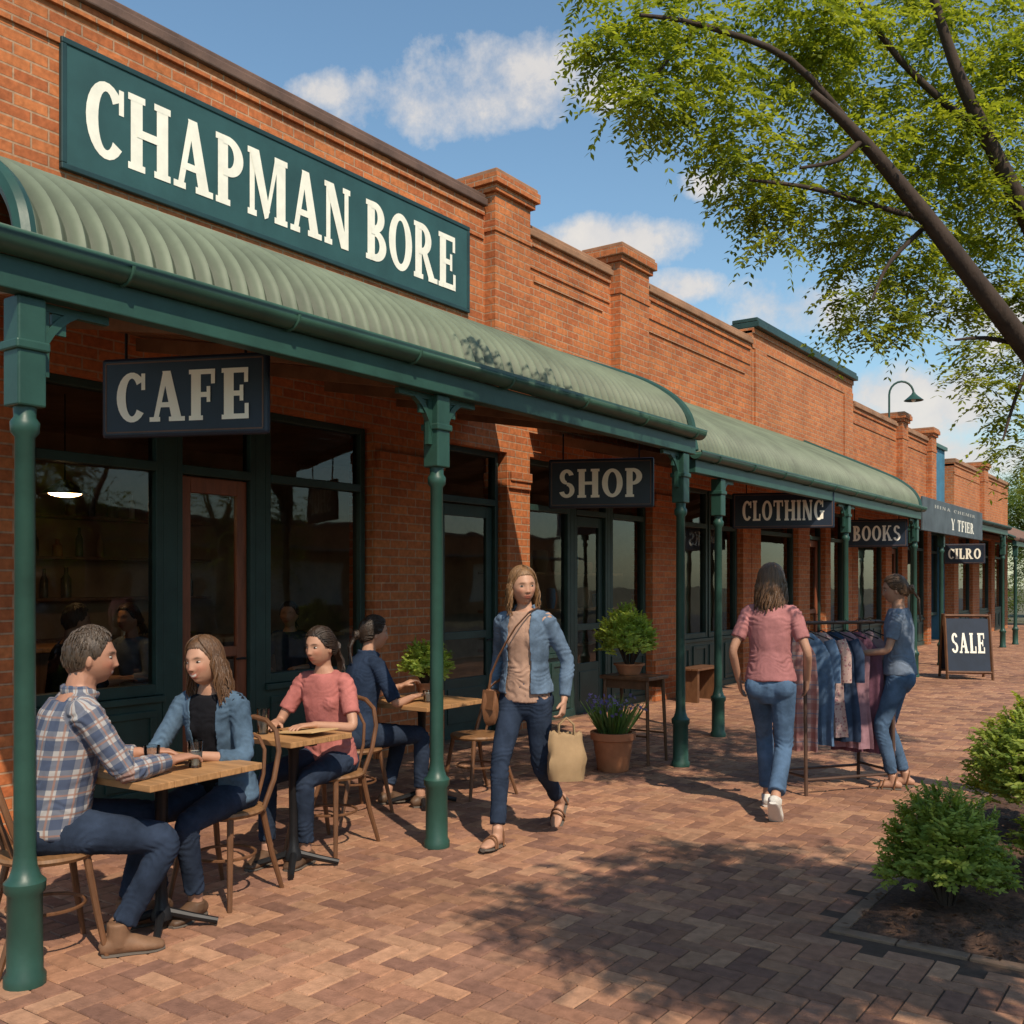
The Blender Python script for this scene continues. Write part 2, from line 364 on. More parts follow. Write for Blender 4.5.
# ------------------------------------------------------------------ ground
tag(MB().add([(-150,-60,-.05),(150,-60,-.05),(150,300,-.05),(-150,300,-.05)],[(0,1,2,3)]).build('ground',M['ground']),kind='structure')
tag(MB().add([(.55,-30,-.03),(9.5,-30,-.03),(9.5,120,-.03),(.55,120,-.03)],[(0,1,2,3)]).build('road',M['asphalt']),kind='structure')
BX0,BX1,BY0,BY1=-1.42,.35,4.66,9.6
def herringbone():
    c=.100; vs=[];fs=[];cl=[]
    base=[(.345,.175,.105),(.300,.148,.092),(.375,.195,.115),(.255,.128,.084),(.325,.172,.108),(.395,.215,.130),(.280,.145,.096),(.225,.115,.080)]
    vs+= [(-6.9,-.5,-.008),(.5,-.5,-.008),(.5,44,-.008),(-6.9,44,-.008)]; fs.append((0,1,2,3)); cl.append((.085,.055,.040))
    rnd=random.Random(3)
    for j in range(int(.2/c),int(42/c)):
        y=j*c; xm=.5 if y<BY0 else max(-1.5,-.13*y+1.2)
        if y>BY1+.3: xm=.5-.16*(y-9)
        for i in range(int(-6.85/c),int(xm/c)):
            k=(i-j)%4
            if k==0: x0,y0,x1,y1=i*c,y,i*c+2*c,y+c
            elif k==3: x0,y0,x1,y1=i*c,y,i*c+c,y+2*c
            else: continue
            if x1>BX0-.08 and BY0-.08<y1 and y0<BY1+.08 and x0<BX1: continue
            g=.0034; bv=.004; z=rnd.uniform(-.0012,.0012)
            x0+=g;y0+=g;x1-=g;y1-=g
            tx,ty=rnd.uniform(-.0012,.0012),rnd.uniform(-.0012,.0012)
            b=len(vs)
            vs+=[(x0,y0,-.007),(x1,y0,-.007),(x1,y1,-.007),(x0,y1,-.007),(x0+bv,y0+bv,z+tx),(x1-bv,y0+bv,z-tx),(x1-bv,y1-bv,z-ty),(x0+bv,y1-bv,z+ty)]
            fs+=[(b+4,b+5,b+6,b+7),(b,b+1,b+5,b+4),(b+1,b+2,b+6,b+5),(b+2,b+3,b+7,b+6),(b+3,b,b+4,b+7)]
            q=rnd.choice(base); f=rnd.uniform(.86,1.08)*(1+.30*noise.noise(V((x0*.9,y0*.9,7)))); p=(q[0]*f,q[1]*f,q[2]*f); cl+=[p]*5
    me=bpy.data.meshes.new('pavement'); me.from_pydata(vs,[],fs); me.materials.append(M['paver'])
    a=me.attributes.new('col','FLOAT_COLOR','FACE'); arr=np.ones((len(fs),4),np.float32); arr[:,:3]=cl; a.data.foreach_set('color',arr.ravel())
    o=bpy.data.objects.new('pavement',me); col.objects.link(o); tag(o,kind='structure')
herringbone()
def leaf_mesh(name,P,D,N,L,Wd,m,parent,cols):
    n=len(P); D=D/np.linalg.norm(D,axis=1,keepdims=True); S_=np.cross(D,N); S_/=np.linalg.norm(S_,axis=1,keepdims=True)+1e-9
    U=np.cross(S_,D); L=L[:,None]; Wd=Wd[:,None]
    v=np.empty((n,4,3)); v[:,0]=P; v[:,1]=P+D*L*.5+S_*Wd*.5+U*Wd*.12; v[:,2]=P+D*L; v[:,3]=P+D*L*.5-S_*Wd*.5+U*Wd*.12
    v=v.reshape(-1,3)
    if parent is not None:
        im=np.array(Mw(parent).inverted()); v=v@im[:3,:3].T+im[:3,3]
    me=bpy.data.meshes.new(name); me.vertices.add(4*n); me.vertices.foreach_set('co',v.astype(np.float32).ravel())
    me.loops.add(4*n); me.loops.foreach_set('vertex_index',np.arange(4*n,dtype=np.int32))
    me.polygons.add(n); me.polygons.foreach_set('loop_start',np.arange(0,4*n,4,dtype=np.int32))
    me.update(calc_edges=True); me.validate(); me.materials.append(m)
    a=me.attributes.new('col','FLOAT_COLOR','FACE'); arr=np.ones((n,4),np.float32); arr[:,:3]=cols; a.data.foreach_set('color',arr.ravel())
    o=bpy.data.objects.new(name,me); col.objects.link(o); o.parent=parent; return o
def bed():
    nx,ny=40,110; vs=[];fs=[]
    for j in range(ny+1):
        for i in range(nx+1):
            x=BX0+(BX1-BX0)*i/nx; y=BY0+(BY1-BY0)*j/ny
            e=min(i,nx-i,j,ny-j)/4; e=min(1,e)
            vs.append((x,y,-.004+e*(.03+.03*noise.noise(V((x*5,y*5,0)))+.02*noise.noise(V((x*17,y*17,3))))))
    for j in range(ny):
        for i in range(nx): a=j*(nx+1)+i; fs.append((a,a+1,a+nx+2,a+nx+1))
    tag(MB().add(vs,fs).build('garden_bed',M['soil'],smooth=True),kind='structure')
    k=MB(); g=.004; L=.3; w_=.07
    y=BY0
    while y<BY1: k.box(BX0-w_,BX0,y+g,min(y+L,BY1)-g,-.02,.005); y+=L
    x=BX0-w_
    while x<BX1: k.box(x+g,min(x+L,BX1)-g,BY0-w_,BY0-.001,-.02,.005); x+=L
    x=BX0-w_
    while x<BX1: k.box(x+g,min(x+L,BX1)-g,BY1+.001,BY1+w_,-.02,.005); x+=L
    tag(k.build('kerb',M['kerb'],bevel=.004),kind='structure')
    tag(MB().box(.40,.55,-5,60,-.04,.012).build('road_kerb',M['kerb'],bevel=.01),kind='structure')
    P=[];D=[];N=[]
    for i in range(3000):
        x=random.uniform(BX0-.03,BX1-.03); y=random.uniform(BY0-.03,BY1-.5); P.append((x,y,.022+.03*noise.noise(V((x*5,y*5,0)))+random.uniform(0,.02))); a=random.uniform(0,6.3); D.append((math.cos(a),math.sin(a),random.uniform(-.3,.3))); N.append((random.uniform(-.4,.4),random.uniform(-.4,.4),1))
    o=leaf_mesh('bark_mulch',np.array(P),np.array(D),np.array(N),rng.uniform(.025,.06,3000),rng.uniform(.008,.02,3000),M['shrub'],None,np.array([[.12,.065,.04]]*3000)*rng.uniform(.5,1.7,(3000,1)))
    tag(o,'brown bark mulch covering the garden bed','mulch',kind='stuff')
bed()
def fronds(C,Dv,nl=8,fl=.24,ll=.055,lw=.02,droop=.5,c0=(.075,.13,.022),c1=(.15,.21,.045)):
    n=len(C); Dv=Dv/np.linalg.norm(Dv,axis=1,keepdims=True); up=np.array([0,0,1.]); S_=np.cross(Dv,up)+rng.normal(0,.15,(n,3)); S_/=np.linalg.norm(S_,axis=1,keepdims=True)+1e-9
    P=[];D=[];N=[];K=[]
    tone=rng.random((n,1)); cc=np.array(c0)*(1-tone)+np.array(c1)*tone
    sc=rng.uniform(.7,1.2,(n,1))
    for i in range(nl):
        t=(i+.5)/nl; base=C+Dv*fl*sc*t; base[:,2]-=(droop*fl*t*t)*sc[:,0]
        for s in (-1,1):
            d=S_*s*.85+Dv*.55+rng.normal(0,.18,(n,3)); d[:,2]-=.25+droop*t*.4
            P.append(base.copy()); D.append(d); N.append(up+rng.normal(0,.35,(n,3))); K.append(cc*rng.uniform(.75,1.25,(n,1)))
    P=np.concatenate(P);D=np.concatenate(D);N=np.concatenate(N);K=np.concatenate(K); m=len(P)
    return P,D,N,rng.uniform(.75,1.2,m)*ll,rng.uniform(.8,1.2,m)*lw,K
def clump_dirs(n):
    d=rng.normal(0,1,(n,3)); d/=np.linalg.norm(d,axis=1,keepdims=True); return d
def crown(name,clumps,parent,dens=55,big=1.0,c0=(.120,.170,.020),c1=(.29,.335,.050),nl=8):
    C=[];D=[]
    for c,r in clumps:
        n=max(10,int(dens*(r/.25)**1.7)); d=clump_dirs(n); rad=r*rng.uniform(.25,1.0,(n,1))**.7
        sub=clump_dirs(7)*r*.75; pick=rng.integers(0,7,n)
        pos=np.array(c)+ (d*rad*.55+sub[pick]*rng.uniform(.6,1.1,(n,1)))*np.array([1,1,.72])
        C.append(pos); D.append(d*np.array([1,1,.4])+np.array([0,0,.1])+rng.normal(0,.3,(n,3)))
    C=np.concatenate(C);D=np.concatenate(D)
    P,Dd,N,L,Wd,K=fronds(C,D,nl,.20*big,.044*big,.019*big,.55,c0,c1)
    return leaf_mesh(name,P,Dd,N,L,Wd,M['leaf'],parent,K)
def limb(mb,pts,r0,r1,n=9):
    pts=[V(p) for p in pts]; q=[]
    for i in range(len(pts)-1):
        for k in range(4):
            t=k/4; p0=pts[max(i-1,0)];p1=pts[i];p2=pts[i+1];p3=pts[min(i+2,len(pts)-1)]
            q.append(.5*((2*p1)+(p2-p0)*t+(2*p0-5*p1+4*p2-p3)*t*t+(3*p1-p0-3*p2+p3)*t**3))
    q.append(pts[-1]); m=len(q)
    mb.tube(q,[r0+(r1-r0)*(i/(m-1)) for i in range(m)],n)
t1=thing('street_tree','large leafy street tree leaning its limbs over the pavement from the garden bed','tree',(-.30,7.9,0))
zf=lambda px:5.0+max(0,px-600)/424*1.2
tr=MB(); base=V((-.30,7.9,0)); fork=at(1118,465,6.5)
limb(tr,[base,base+V((.02,-.02,.9)),(base+fork)/2+V((.05,0,.3)),fork],.17,.11,12)
def L(pix,r0,r1,dz=0):
    limb(tr,[at(px,py,zf(px)+dz*min(1,max(0,(1118-px)/90))) for px,py in pix],r0,r1)
L([(1118,465),(1024,345),(930,222),(862,140),(812,92)],.075,.018,-.50)
L([(1118,465),(1045,260),(988,140),(955,65),(925,-30)],.066,.02,-.35)
L([(862,140),(838,160),(800,168)],.018,.007,-.5); L([(862,140),(790,60),(700,25),(640,15)],.022,.008,-.4)
L([(930,222),(890,262),(872,300)],.016,.006,-.4); L([(930,222),(820,190),(750,180)],.018,.007,-.3)
L([(988,140),(900,60),(840,-30)],.026,.01,-.2); L([(1024,345),(985,338),(955,340)],.018,.006,-.4); L([(700,25),(660,70),(640,110)],.012,.005,-.2)
L([(1045,260),(1120,120),(1180,0)],.04,.015); L([(1118,465),(1180,330),(1260,220)],.05,.015,.3); L([(1035,350),(1015,400),(1003,440)],.016,.006,-.2)
tr.build('trunk',M['bark'],t1,smooth=True)
poly=[(572,-20),(602,45),(625,120),(690,140),(735,190),(768,235),(800,255),(850,280),(850,322),(890,335),(935,300),(985,325),(1045,345),(1045,-20)]
def inside(x,y):
    c=False
    for i in range(len(poly)):
        x1,y1=poly[i];x2,y2=poly[i-1]
        if (y1>y)!=(y2>y) and x<(x2-x1)*(y-y1)/(y2-y1)+x1: c=not c
    return c
cl=[]
for gy in range(-15,340,36):
    for gx in range(590,1050,41):
        px=gx+random.uniform(-16,16)+(gy//36%2)*20; py=gy+random.uniform(-14,14)
        if inside(px,py) and random.random()<.90: cl.append((at(px,py,zf(px)+(random.uniform(-.25,.18) if px<800 else random.uniform(-.3,.45))),random.uniform(25,40)*zf(px)/1000))
for px,py,r in [(590,2,22),(612,50,20),(628,112,18),(655,128,18),(720,165,20),(752,215,20),(778,238,18),(850,300,22),(862,322,18),(905,325,22),(975,345,24),(1016,360,30),(990,388,22),(1018,415,24),(1008,445,18),(1026,462,20),(968,378,14)]:
    cl.append((at(px,py,zf(px)+random.uniform(-.2,.15)),r*zf(px)/1000))
for px,py,r in [(1090,-40,80),(1090,80,80),(1095,200,75),(1180,130,90),(1200,280,80),(1090,320,50),(1270,160,90)]:
    cl.append((at(px,py,zf(px)),r*zf(px)/1000*.8))
crown('crown',cl,t1,76)
TX,TY=1.65,2.55
t2=thing('street_tree','leafy street tree beside the road, shading the near paving','tree',(TX,TY,0))
tr=MB(); b=V((TX,TY,0)); limb(tr,[b,b+V((0,.05,1.5)),b+V((-.1,.1,3.0))],.17,.11,12); cl=[]
for k in range(17):
    a=k*2.4; rr=.25+1.2*((k*.618)%1); p=b+V((-.15+rr*math.cos(a),.1+rr*1.0*math.sin(a),3.7+.9*((k*.37)%1)))
    limb(tr,[b+V((-.1,.1,2.9)),(b+V((-.1,.1,3.3))+p)/2+V((0,0,.15)),p],.05,.012); cl.append((p,.46))
tr.build('trunk',M['bark'],t2,smooth=True); crown('crown',cl,t2,36,1.55)
def far_tree(x,y,h,r,label,c0,c1,group=None,k0=20,lo=.42):
    t=thing('street_tree',label,'tree',(x,y,0),group=group); m=MB(); limb(m,[(x,y,0),(x+.1,y,h*.3),(x,y+.1,h*.55)],.2,.1)
    cl=[]
    for k in range(20):
        a=k*2.4; q=(k*.618)%1; p=(x+r*.75*math.cos(a)*math.sqrt(q),y+r*.75*math.sin(a)*math.sqrt(q),h*lo+(h*(.92-lo))*((k*.37)%1)); cl.append((p,r*.42)); 
        if k%3==0: limb(m,[(x,y,h*.4),p],.06,.02,6)
    m.build('trunk',M['bark'],t,smooth=True); crown('crown',cl,t,k0/(r*.42/.25)**.9,2.8,c0,c1,5)
far_tree(-5.5,42,6.4,2.2,'green street tree farthest along the pavement, at the right edge',(.09,.14,.028),(.20,.25,.055),k0=36)
far_tree(-8.6,46,5.6,2.6,'low bushy tree closing the end of the street behind the last shops',(.06,.10,.02),(.13,.17,.045),k0=36,lo=.14)
far_tree(-5.8,54,5.5,3.4,'darkest bushy tree at the far end of the street',(.045,.08,.02),(.10,.14,.038),k0=36,lo=.12)
far_tree(-11.5,66,9,3.8,'tall pale tree behind the end of the shop row',(.06,.095,.025),(.12,.16,.04),k0=28)
for i,(x,y) in enumerate([(12.0,2.5),(12.5,8),(11.8,13.5),(12.4,20)]):  # unseen trees, added so the shop windows have greenery to reflect
    far_tree(x,y,6.5+i%2,2.6,'%s tree added across the road for reflections in the shop glass'%('nearest','second','third','farthest')[i],(.08,.12,.02),(.17,.21,.04),k0=16,lo=.30)

# ------------------------------------------------------------------ shrubs and pot plants
def shrub(name,label,x,y,z,r,h,n,ll=.05,lw=.02,c0=(.150,.220,.036),c1=(.36,.42,.085),group=None,cat='shrub'):
    t=thing(name,label,cat,(x,y,z),group=group); m=MB()
    k=int(n/14); ns=26
    for s in range(ns):
        a=rng.uniform(0,6.28); q=math.sqrt(rng.random()); tip=V((x+r*.8*q*math.cos(a),y+r*.8*q*math.sin(a),z+h*(.5+.35*(1-q*q))*rng.uniform(.85,1.0)))
        b0=V((x+.1*r*math.cos(a),y+.1*r*math.sin(a),z)); mid=(b0+tip)/2+V((0,0,h*.08)); m.tube([b0,mid,tip],[.006,.005,.003],5)
    # a dozen shoots of different reach give the loose outline
    d=clump_dirs(k); d[:,2]=np.abs(d[:,2])*1.25-.28; d/=np.linalg.norm(d,axis=1,keepdims=True)
    sh=clump_dirs(22); sh[:,2]=np.abs(sh[:,2]); reach=rng.uniform(.80,1.28,22); near=np.argmax(d@sh.T,axis=1); rad=(rng.uniform(.30,1.0,(k,1))**.5)*reach[near][:,None]
    C=np.array([x,y,z+h*.38])+d*rad*np.array([r*.86,r*.86,h*.50]); C[:,2]=np.maximum(C[:,2],z+.02)
    Dv=d+np.array([0,0,.9])+rng.normal(0,.35,(k,3))
    m.build('stem',M['bark'],t,smooth=True)
    P,Dd,N,Ls,Wd,K=fronds(C,Dv,7,ll*2.6,ll,lw,.25,c0,c1); N=N*.5+np.repeat(d[None],14,0).reshape(-1,3)*.8
    leaf_mesh('foliage',P,Dd,N,Ls,Wd,M['shrub'],t,K); return t
shrub('garden_shrub','rounded bright green shrub at the near front corner of the garden bed',-1.11,5.22,.01,.265,.56,15000,.034,.014)
shrub('garden_shrub','bigger green shrub cut by the right picture edge, behind the rounded one',-.92,6.95,.02,.42,.92,19000,.040,.017)
shrub('garden_shrub','low green shrub between the two larger shrubs of the garden bed',-.60,5.95,.02,.30,.50,9500,.038,.015)
def pot(x,y,z,r,h,label,cat='pot'):
    t=thing('plant_pot',label,cat,(x,y,z))
    m=MB().lathe([(r*.68,0),(r*.72,.01),(r*.93,h*.8),(r*1.04,h*.82),(r*1.06,h),(r*.9,h),(r*.86,h*.86),(.01,h*.85)],(x,y,z),28); m.build('pot',M['terra'],t,smooth=True)
    MB().lathe([(r*.85,h*.84),(.01,h*.88)],(x,y,z),20).build('soil',M['soil'],t); return t
def blades(name,label,x,y,z,n,h,flower=None):
    t=thing(name,label,'plant',(x,y,z))
    a=rng.uniform(0,6.28,n); r=rng.uniform(0,.1,n); lean=rng.uniform(.1,.75,n)
    P=np.stack([x+r*np.cos(a),y+r*np.sin(a),np.full(n,z)],1); D=np.stack([np.cos(a)*lean,np.sin(a)*lean,np.ones(n)],1)
    K=np.array([.13,.21,.07])*rng.uniform(.6,1.7,(n,1))
    leaf_mesh('foliage',P,D,clump_dirs(n),rng.uniform(.5,1,n)*h,np.full(n,.022),M['shrub'],t,K)
    q=95; i=rng.integers(0,n,q); C=P[i]+D[i]/np.linalg.norm(D[i],axis=1,keepdims=True)*(h*rng.uniform(.6,.95,(q,1)))+rng.normal(0,.015,(q,3))
    leaf_mesh('flowers',C,clump_dirs(q),clump_dirs(q),np.full(q,.042),np.full(q,.03),M['shrub'],t,np.array(flower)*rng.uniform(.6,1.5,(q,1)))['kind']='stuff'
    return t
pp=at(613,770,8.55); pot(pp.x,pp.y,0,.185,.33,'terracotta pot standing on the paving under the purple flowers')
blades('potted_flowers','spiky leaved plant with small purple blue flowers in the floor pot',pp.x,pp.y,.28,190,.40,(.17,.16,.46))
TBX,TBY=-4.34,7.98
pot(TBX-.05,TBY,.775,.135,.10,'shallow terracotta pot on the small wooden stand')
PC=dict(c0=(.20,.30,.05),c1=(.46,.54,.11),cat='plant')
shrub('potted_plant','bushy light green plant in the shallow pot on the wooden stand',TBX-.05,TBY,.85,.26,.54,11000,.034,.014,**PC)
t=thing('plant_stand','small tall wooden stand carrying the bushy pot plant','stand',(TBX,TBY,0))
MB().box(TBX-.25,TBX+.25,TBY-.19,TBY+.19,.74,.772).build('tabletop',M['chairwood'],t,bevel=.005)
for sy in(-.14,.14): MB().box(TBX-.2,TBX+.2,TBY+sy-.01,TBY+sy+.01,.66,.738).build('apron',M['chairwood'],t)
for sx in(-1,1):
    for sy in(-1,1): MB().tube([(TBX+sx*.21,TBY+sy*.15,.74),(TBX+sx*.235,TBY+sy*.175,0)],[.018,.014],8).build('leg',M['chairwood'],t,smooth=True)
for sy in(-.165,.165): MB().tube([(TBX-.225,TBY+sy,.25),(TBX+.225,TBY+sy,.25)],.009).build('stretcher',M['chairwood'],t)

# ------------------------------------------------------------------ buildings
WX=-6.27
def quadx(x,ya,yb,z0,z1): return MB().add([(x,ya,z0),(x,yb,z0),(x,yb,z1),(x,ya,z1)],[(0,1,2,3)])
def frame_unit(parent,ya,yb,z0,z1,transom,kind,x=WX-.14,m='greend'):
    fw=.06; d=.05
    if kind=='window':
        f=MB().box(x-d,x+d,ya,ya+fw,z0,z1).box(x-d,x+d,yb-fw,yb,z0,z1).box(x-d+.002,x+d-.002,ya+fw,yb-fw,z0,z0+fw+.02).box(x-d+.002,x+d-.002,ya+fw,yb-fw,z1-fw,z1).box(x-d+.003,x+d+.004,ya+fw,yb-fw,transom,transom+.07)
        o=f.build('window',M[m],parent,bevel=.006)
        quadx(x,ya+fw,yb-fw,z0+fw+.02,transom).build('pane',M['glass'],o)
        quadx(x,ya+fw,yb-fw,transom+.07,z1-fw).build('transom_pane',M['glass'],o)
        return o
    fw=.05
    j=MB().box(x-d,x+d,ya,ya+fw,0,z1).box(x-d,x+d,yb-fw,yb,0,z1).box(x-d+.002,x+d-.002,ya+fw,yb-fw,z1-.06,z1).box(x-d+.002,x+d+.003,ya+fw,yb-fw,transom,transom+.07)
    o=j.build('door_frame',M[m],parent,bevel=.006); quadx(x,ya+fw,yb-fw,transom+.07,z1-.06).build('transom_pane',M['glass'],o)
    a,b=ya+fw+.006,yb-fw-.006; xd=x-.015; s=.095
    dm=M['doorwood'] if kind=='door' else M[m]
    dr=MB().box(xd-.022,xd+.022,a,a+s,.01,transom-.01).box(xd-.022,xd+.022,b-s,b,.01,transom-.01).box(xd-.021,xd+.021,a+s,b-s,.01,.62).box(xd-.021,xd+.021,a+s,b-s,transom-.13,transom-.01).box(xd-.021,xd+.021,a+s,b-s,1.02,1.10)
    dr.box(xd-.012,xd+.03,a+s+.04,b-s-.04,.16,.52)
    dd=dr.build('door',dm,parent,bevel=.005)
    quadx(xd,a+s,b-s,.62,1.02).build('pane',M['glass'],dd); quadx(xd,a+s,b-s,1.10,transom-.13).build('pane',M['glass'],dd)
    MB().tube([(xd+.022,b-.045,1.0),(xd+.06,b-.045,1.0),(xd+.06,b-.13,1.0)],.009).build('handle',M['iron'],dd,smooth=True)
def stall(parent,ya,yb,z1,x=WX-.10,m='greend'):
    s=MB().box(x-.08,x,ya,yb,0,z1-.05).box(x-.09,x+.04,ya,yb,z1-.05,z1-.003); n=max(1,round((yb-ya)/.6)); L=(yb-ya)/n
    for i in range(n):
        a=ya+i*L+.06; b=ya+(i+1)*L-.06
        s.box(x,x+.018,a,b,.12,.17).box(x,x+.018,a,b,z1-.16,z1-.11).box(x,x+.0175,a,a+.05,.17,z1-.16).box(x,x+.0175,b-.05,b,.17,z1-.16)
    s.box(x,x+.025,ya,yb,0,.10); s.build('stall_riser',M[m],parent,bevel=.004)
def building(label,y0,y1,top,opens,bm='brick',head=3.0,deep=3.6,th=.32,name='shop_building',wx=WX,back=.6):
    t=thing(name,label,'building',(wx,(y0+y1)/2,0))
    m=MB(); ys=y0
    for a,b in opens: m.box(wx-th,wx,ys,a,0,head); ys=b
    m.box(wx-th,wx,ys,y1,0,head); m.box(wx-th,wx,y0,y1,head,top)
    m.build('wall',M[bm],t)
    MB().box(wx-deep-.15,wx-deep,y0,y1,0,top-back).box(wx-deep,wx-th,y0,y0+.2,0,top-back).box(wx-deep,wx-th,y1-.2,y1,0,top-back).box(wx-deep,wx-th,y0+.2,y1-.2,top-back-.2,top-back).build('rear_wall',M['brick2'],t)
    MB().box(wx-deep+.002,wx-deep+.05,y0+.2,y1-.2,.03,3.2).box(wx-deep+.05,wx-th,y0+.202,y0+.24,.03,3.2).box(wx-deep+.05,wx-th,y1-.24,y1-.202,.03,3.2).box(wx-deep+.05,wx-th-.002,y0+.24,y1-.24,3.15,3.2).build('interior_wall',M['dark'],t)
    MB().box(wx-deep+.05,wx-.02,y0+.24,y1-.24,-.03,.012).build('interior_floor',M['darkfloor'],t)
    return t
B1=building('long red brick building with the cafe and the shop, nearest to the viewer',2.0,15.5,5.42,[(3.44,6.65),(7.62,8.70),(9.13,12.05),(12.87,15.15)])
def cornice(parent,ya,yb,z,m='cap',corb='brick',wx=WX,thick=.13,pr=.07):
    MB().box(wx-.34,wx+.028,ya,yb,z-.085,z).build('corbel_course',M[corb],parent,bevel=.003)
    MB().box(wx-.02,wx+.018,ya,yb,z-.33,z-.25).build('string_course',M[corb],parent,bevel=.003)
    MB().box(wx-.37,wx+pr,ya-.002,yb+.002,z+.001,z+thick*.6).box(wx-.35,wx+pr-.03,ya,yb,z+thick*.6,z+thick).build('cornice',M[m],parent,bevel=.012)
def pillar(parent,ya,yb,z0,z1,bm='brick',wx=WX,m='capstone'):
    p=MB().box(wx-.33,wx+.14,ya,yb,z0,z1-.22); p.box(wx-.345,wx+.155,ya-.015,yb+.015,z1-.62,z1-.54)
    o=p.build('pillar',M[bm],parent,bevel=.004)
    MB().box(wx-.37,wx+.18,ya-.04,yb+.04,z1-.22,z1-.15).box(wx-.41,wx+.22,ya-.08,yb+.08,z1-.15,z1-.05).build('pillar_cap',M[bm],o,bevel=.004)
    MB().box(wx-.39,wx+.20,ya-.06,yb+.06,z1-.05,z1).build('pillar_top',M[m],o,bevel=.01)
cornice(B1,2.0,8.27,5.49); cornice(B1,8.97,10.88,5.42,'capstone'); cornice(B1,11.72,15.42,5.46,'capstone')
pillar(B1,8.3,8.94,3.5,5.86); pillar(B1,10.92,11.68,3.5,5.83)
MB().box(WX+.001,WX+.05,8.24,9.0,4.12,4.26).build('flashing',M['greend'],B1)
for a,b in ((9.2,10.7),(11.9,15.2)): MB().box(WX-.01,WX+.02,a,b,4.95,5.02).build('string_course',M['brick'],B1)
for ya,yb in ((6.65,7.62),(8.70,9.13),(12.05,12.87)):
    MB().box(WX+.001,WX+.035,ya+.02,yb-.02,0,.55).build('pier_plinth',M['brick'],B1,bevel=.004)
    MB().box(WX+.001,WX+.03,ya+.02,yb-.02,2.62,2.70).box(WX+.001,WX+.05,ya+.02,yb-.02,2.70,2.80).build('pier_capital',M['brick'],B1,bevel=.004)
frame_unit(B1,3.47,4.50,.78,3.0,2.42,'window'); frame_unit(B1,4.62,5.36,0,3.0,2.42,'door'); frame_unit(B1,5.46,6.62,.78,3.0,2.42,'window')
def mull(a,b): MB().box(WX-.19,WX-.09,a,b,0,2.998).build('mullion',M['greend'],B1,bevel=.006)
mull(4.50,4.62); mull(5.36,5.46)
stall(B1,3.44,4.50,.78); stall(B1,5.46,6.65,.78)
frame_unit(B1,7.66,8.66,0,3.0,2.42,'glazed_door')
frame_unit(B1,9.16,10.12,.78,3.0,2.42,'window'); frame_unit(B1,10.2,11.0,0,3.0,2.42,'glazed_door'); frame_unit(B1,11.08,12.02,.78,3.0,2.42,'window'); stall(B1,9.13,10.16,.78); stall(B1,11.04,12.05,.78)
mull(10.122,10.198); mull(11.002,11.078)
frame_unit(B1,12.9,14.0,.78,3.0,2.42,'window'); frame_unit(B1,14.05,15.12,.78,3.0,2.42,'window'); stall(B1,12.87,15.15,.78)
B2=building('taller red brick building with a green capped parapet, second along the street',15.52,20.9,5.72,[(15.9,17.7),(18.3,19.2),(19.5,20.6)],'brick2')
cornice(B2,15.52,20.9,5.76,'greend','brick2',thick=.16,pr=.12)
for a,b in ((15.6,16.1),(20.3,20.85)): MB().box(WX-.01,WX+.03,a,b,3.9,5.42).build('pilaster',M['brick2'],B2)
frame_unit(B2,15.92,17.68,.7,3.0,2.42,'window'); frame_unit(B2,18.32,19.18,0,3.0,2.42,'door'); frame_unit(B2,19.52,20.58,.7,3.0,2.42,'window'); stall(B2,15.9,17.7,.7); stall(B2,19.5,20.6,.7)
B3=building('lower brick building third along the street, with the curved lamp on its parapet',20.92,27.7,5.22,[(21.3,23.4),(23.9,24.8),(25.3,27.3)],'brick')
cornice(B3,20.92,24.2,5.24,'capstone'); cornice(B3,24.9,27.2,5.24,'capstone'); pillar(B3,24.3,24.8,3.4,5.6); pillar(B3,27.15,27.65,3.4,5.6)
frame_unit(B3,21.32,23.38,.7,3.0,2.42,'window'); frame_unit(B3,23.92,24.78,0,3.0,2.42,'door'); frame_unit(B3,25.32,27.28,.7,3.0,2.42,'window'); stall(B3,21.3,23.4,.7); stall(B3,25.3,27.3,.7)
B4=building('narrow blue rendered building between two brick buildings',27.72,30.4,5.35,[(28.2,30.0)],'blue',wx=WX-.25)
frame_unit(B4,28.22,29.98,.7,3.0,2.42,'window',x=WX-.4); MB().box(WX-.65,WX-.17,27.72,30.4,5.351,5.45).build('cornice',M['greenl'],B4)
B5=building('red brick building with a small parapet pillar, farthest along the street',30.42,39,5.0,[(31,33),(34,36),(36.6,38.5)],'brick2')
cornice(B5,30.42,34.0,5.02,'capstone','brick2'); cornice(B5,34.7,39,5.02,'capstone','brick2'); pillar(B5,34.05,34.65,3.3,5.4,'brick2')
for a,b in((31,33),(34,36),(36.6,38.5)): frame_unit(B5,a+.02,b-.02,.7,3.0,2.42,'window'); stall(B5,a,b,.7)
# unseen low row of shops, added to shape the reflections in the glass
B6=thing('shop_building','low brick shop row added across the road for reflections in the cafe glass','building',(17,16,0))
MB().box(17,20,-14,46,0,3.9).build('wall',M['brick2'],B6); MB().box(16.9,20.1,-14.1,46.1,3.901,4.05).build('cornice',M['cap'],B6)
for k in range(9): MB().box(16.93,16.995,-12+6.3*k,-8+6.3*k,.6,2.5).build('window',M['plate'],B6,bevel=.01)
MB().box(14.9,16.92,-13.5,45.5,2.85,2.95).build('awning',M['roof2'],B6)

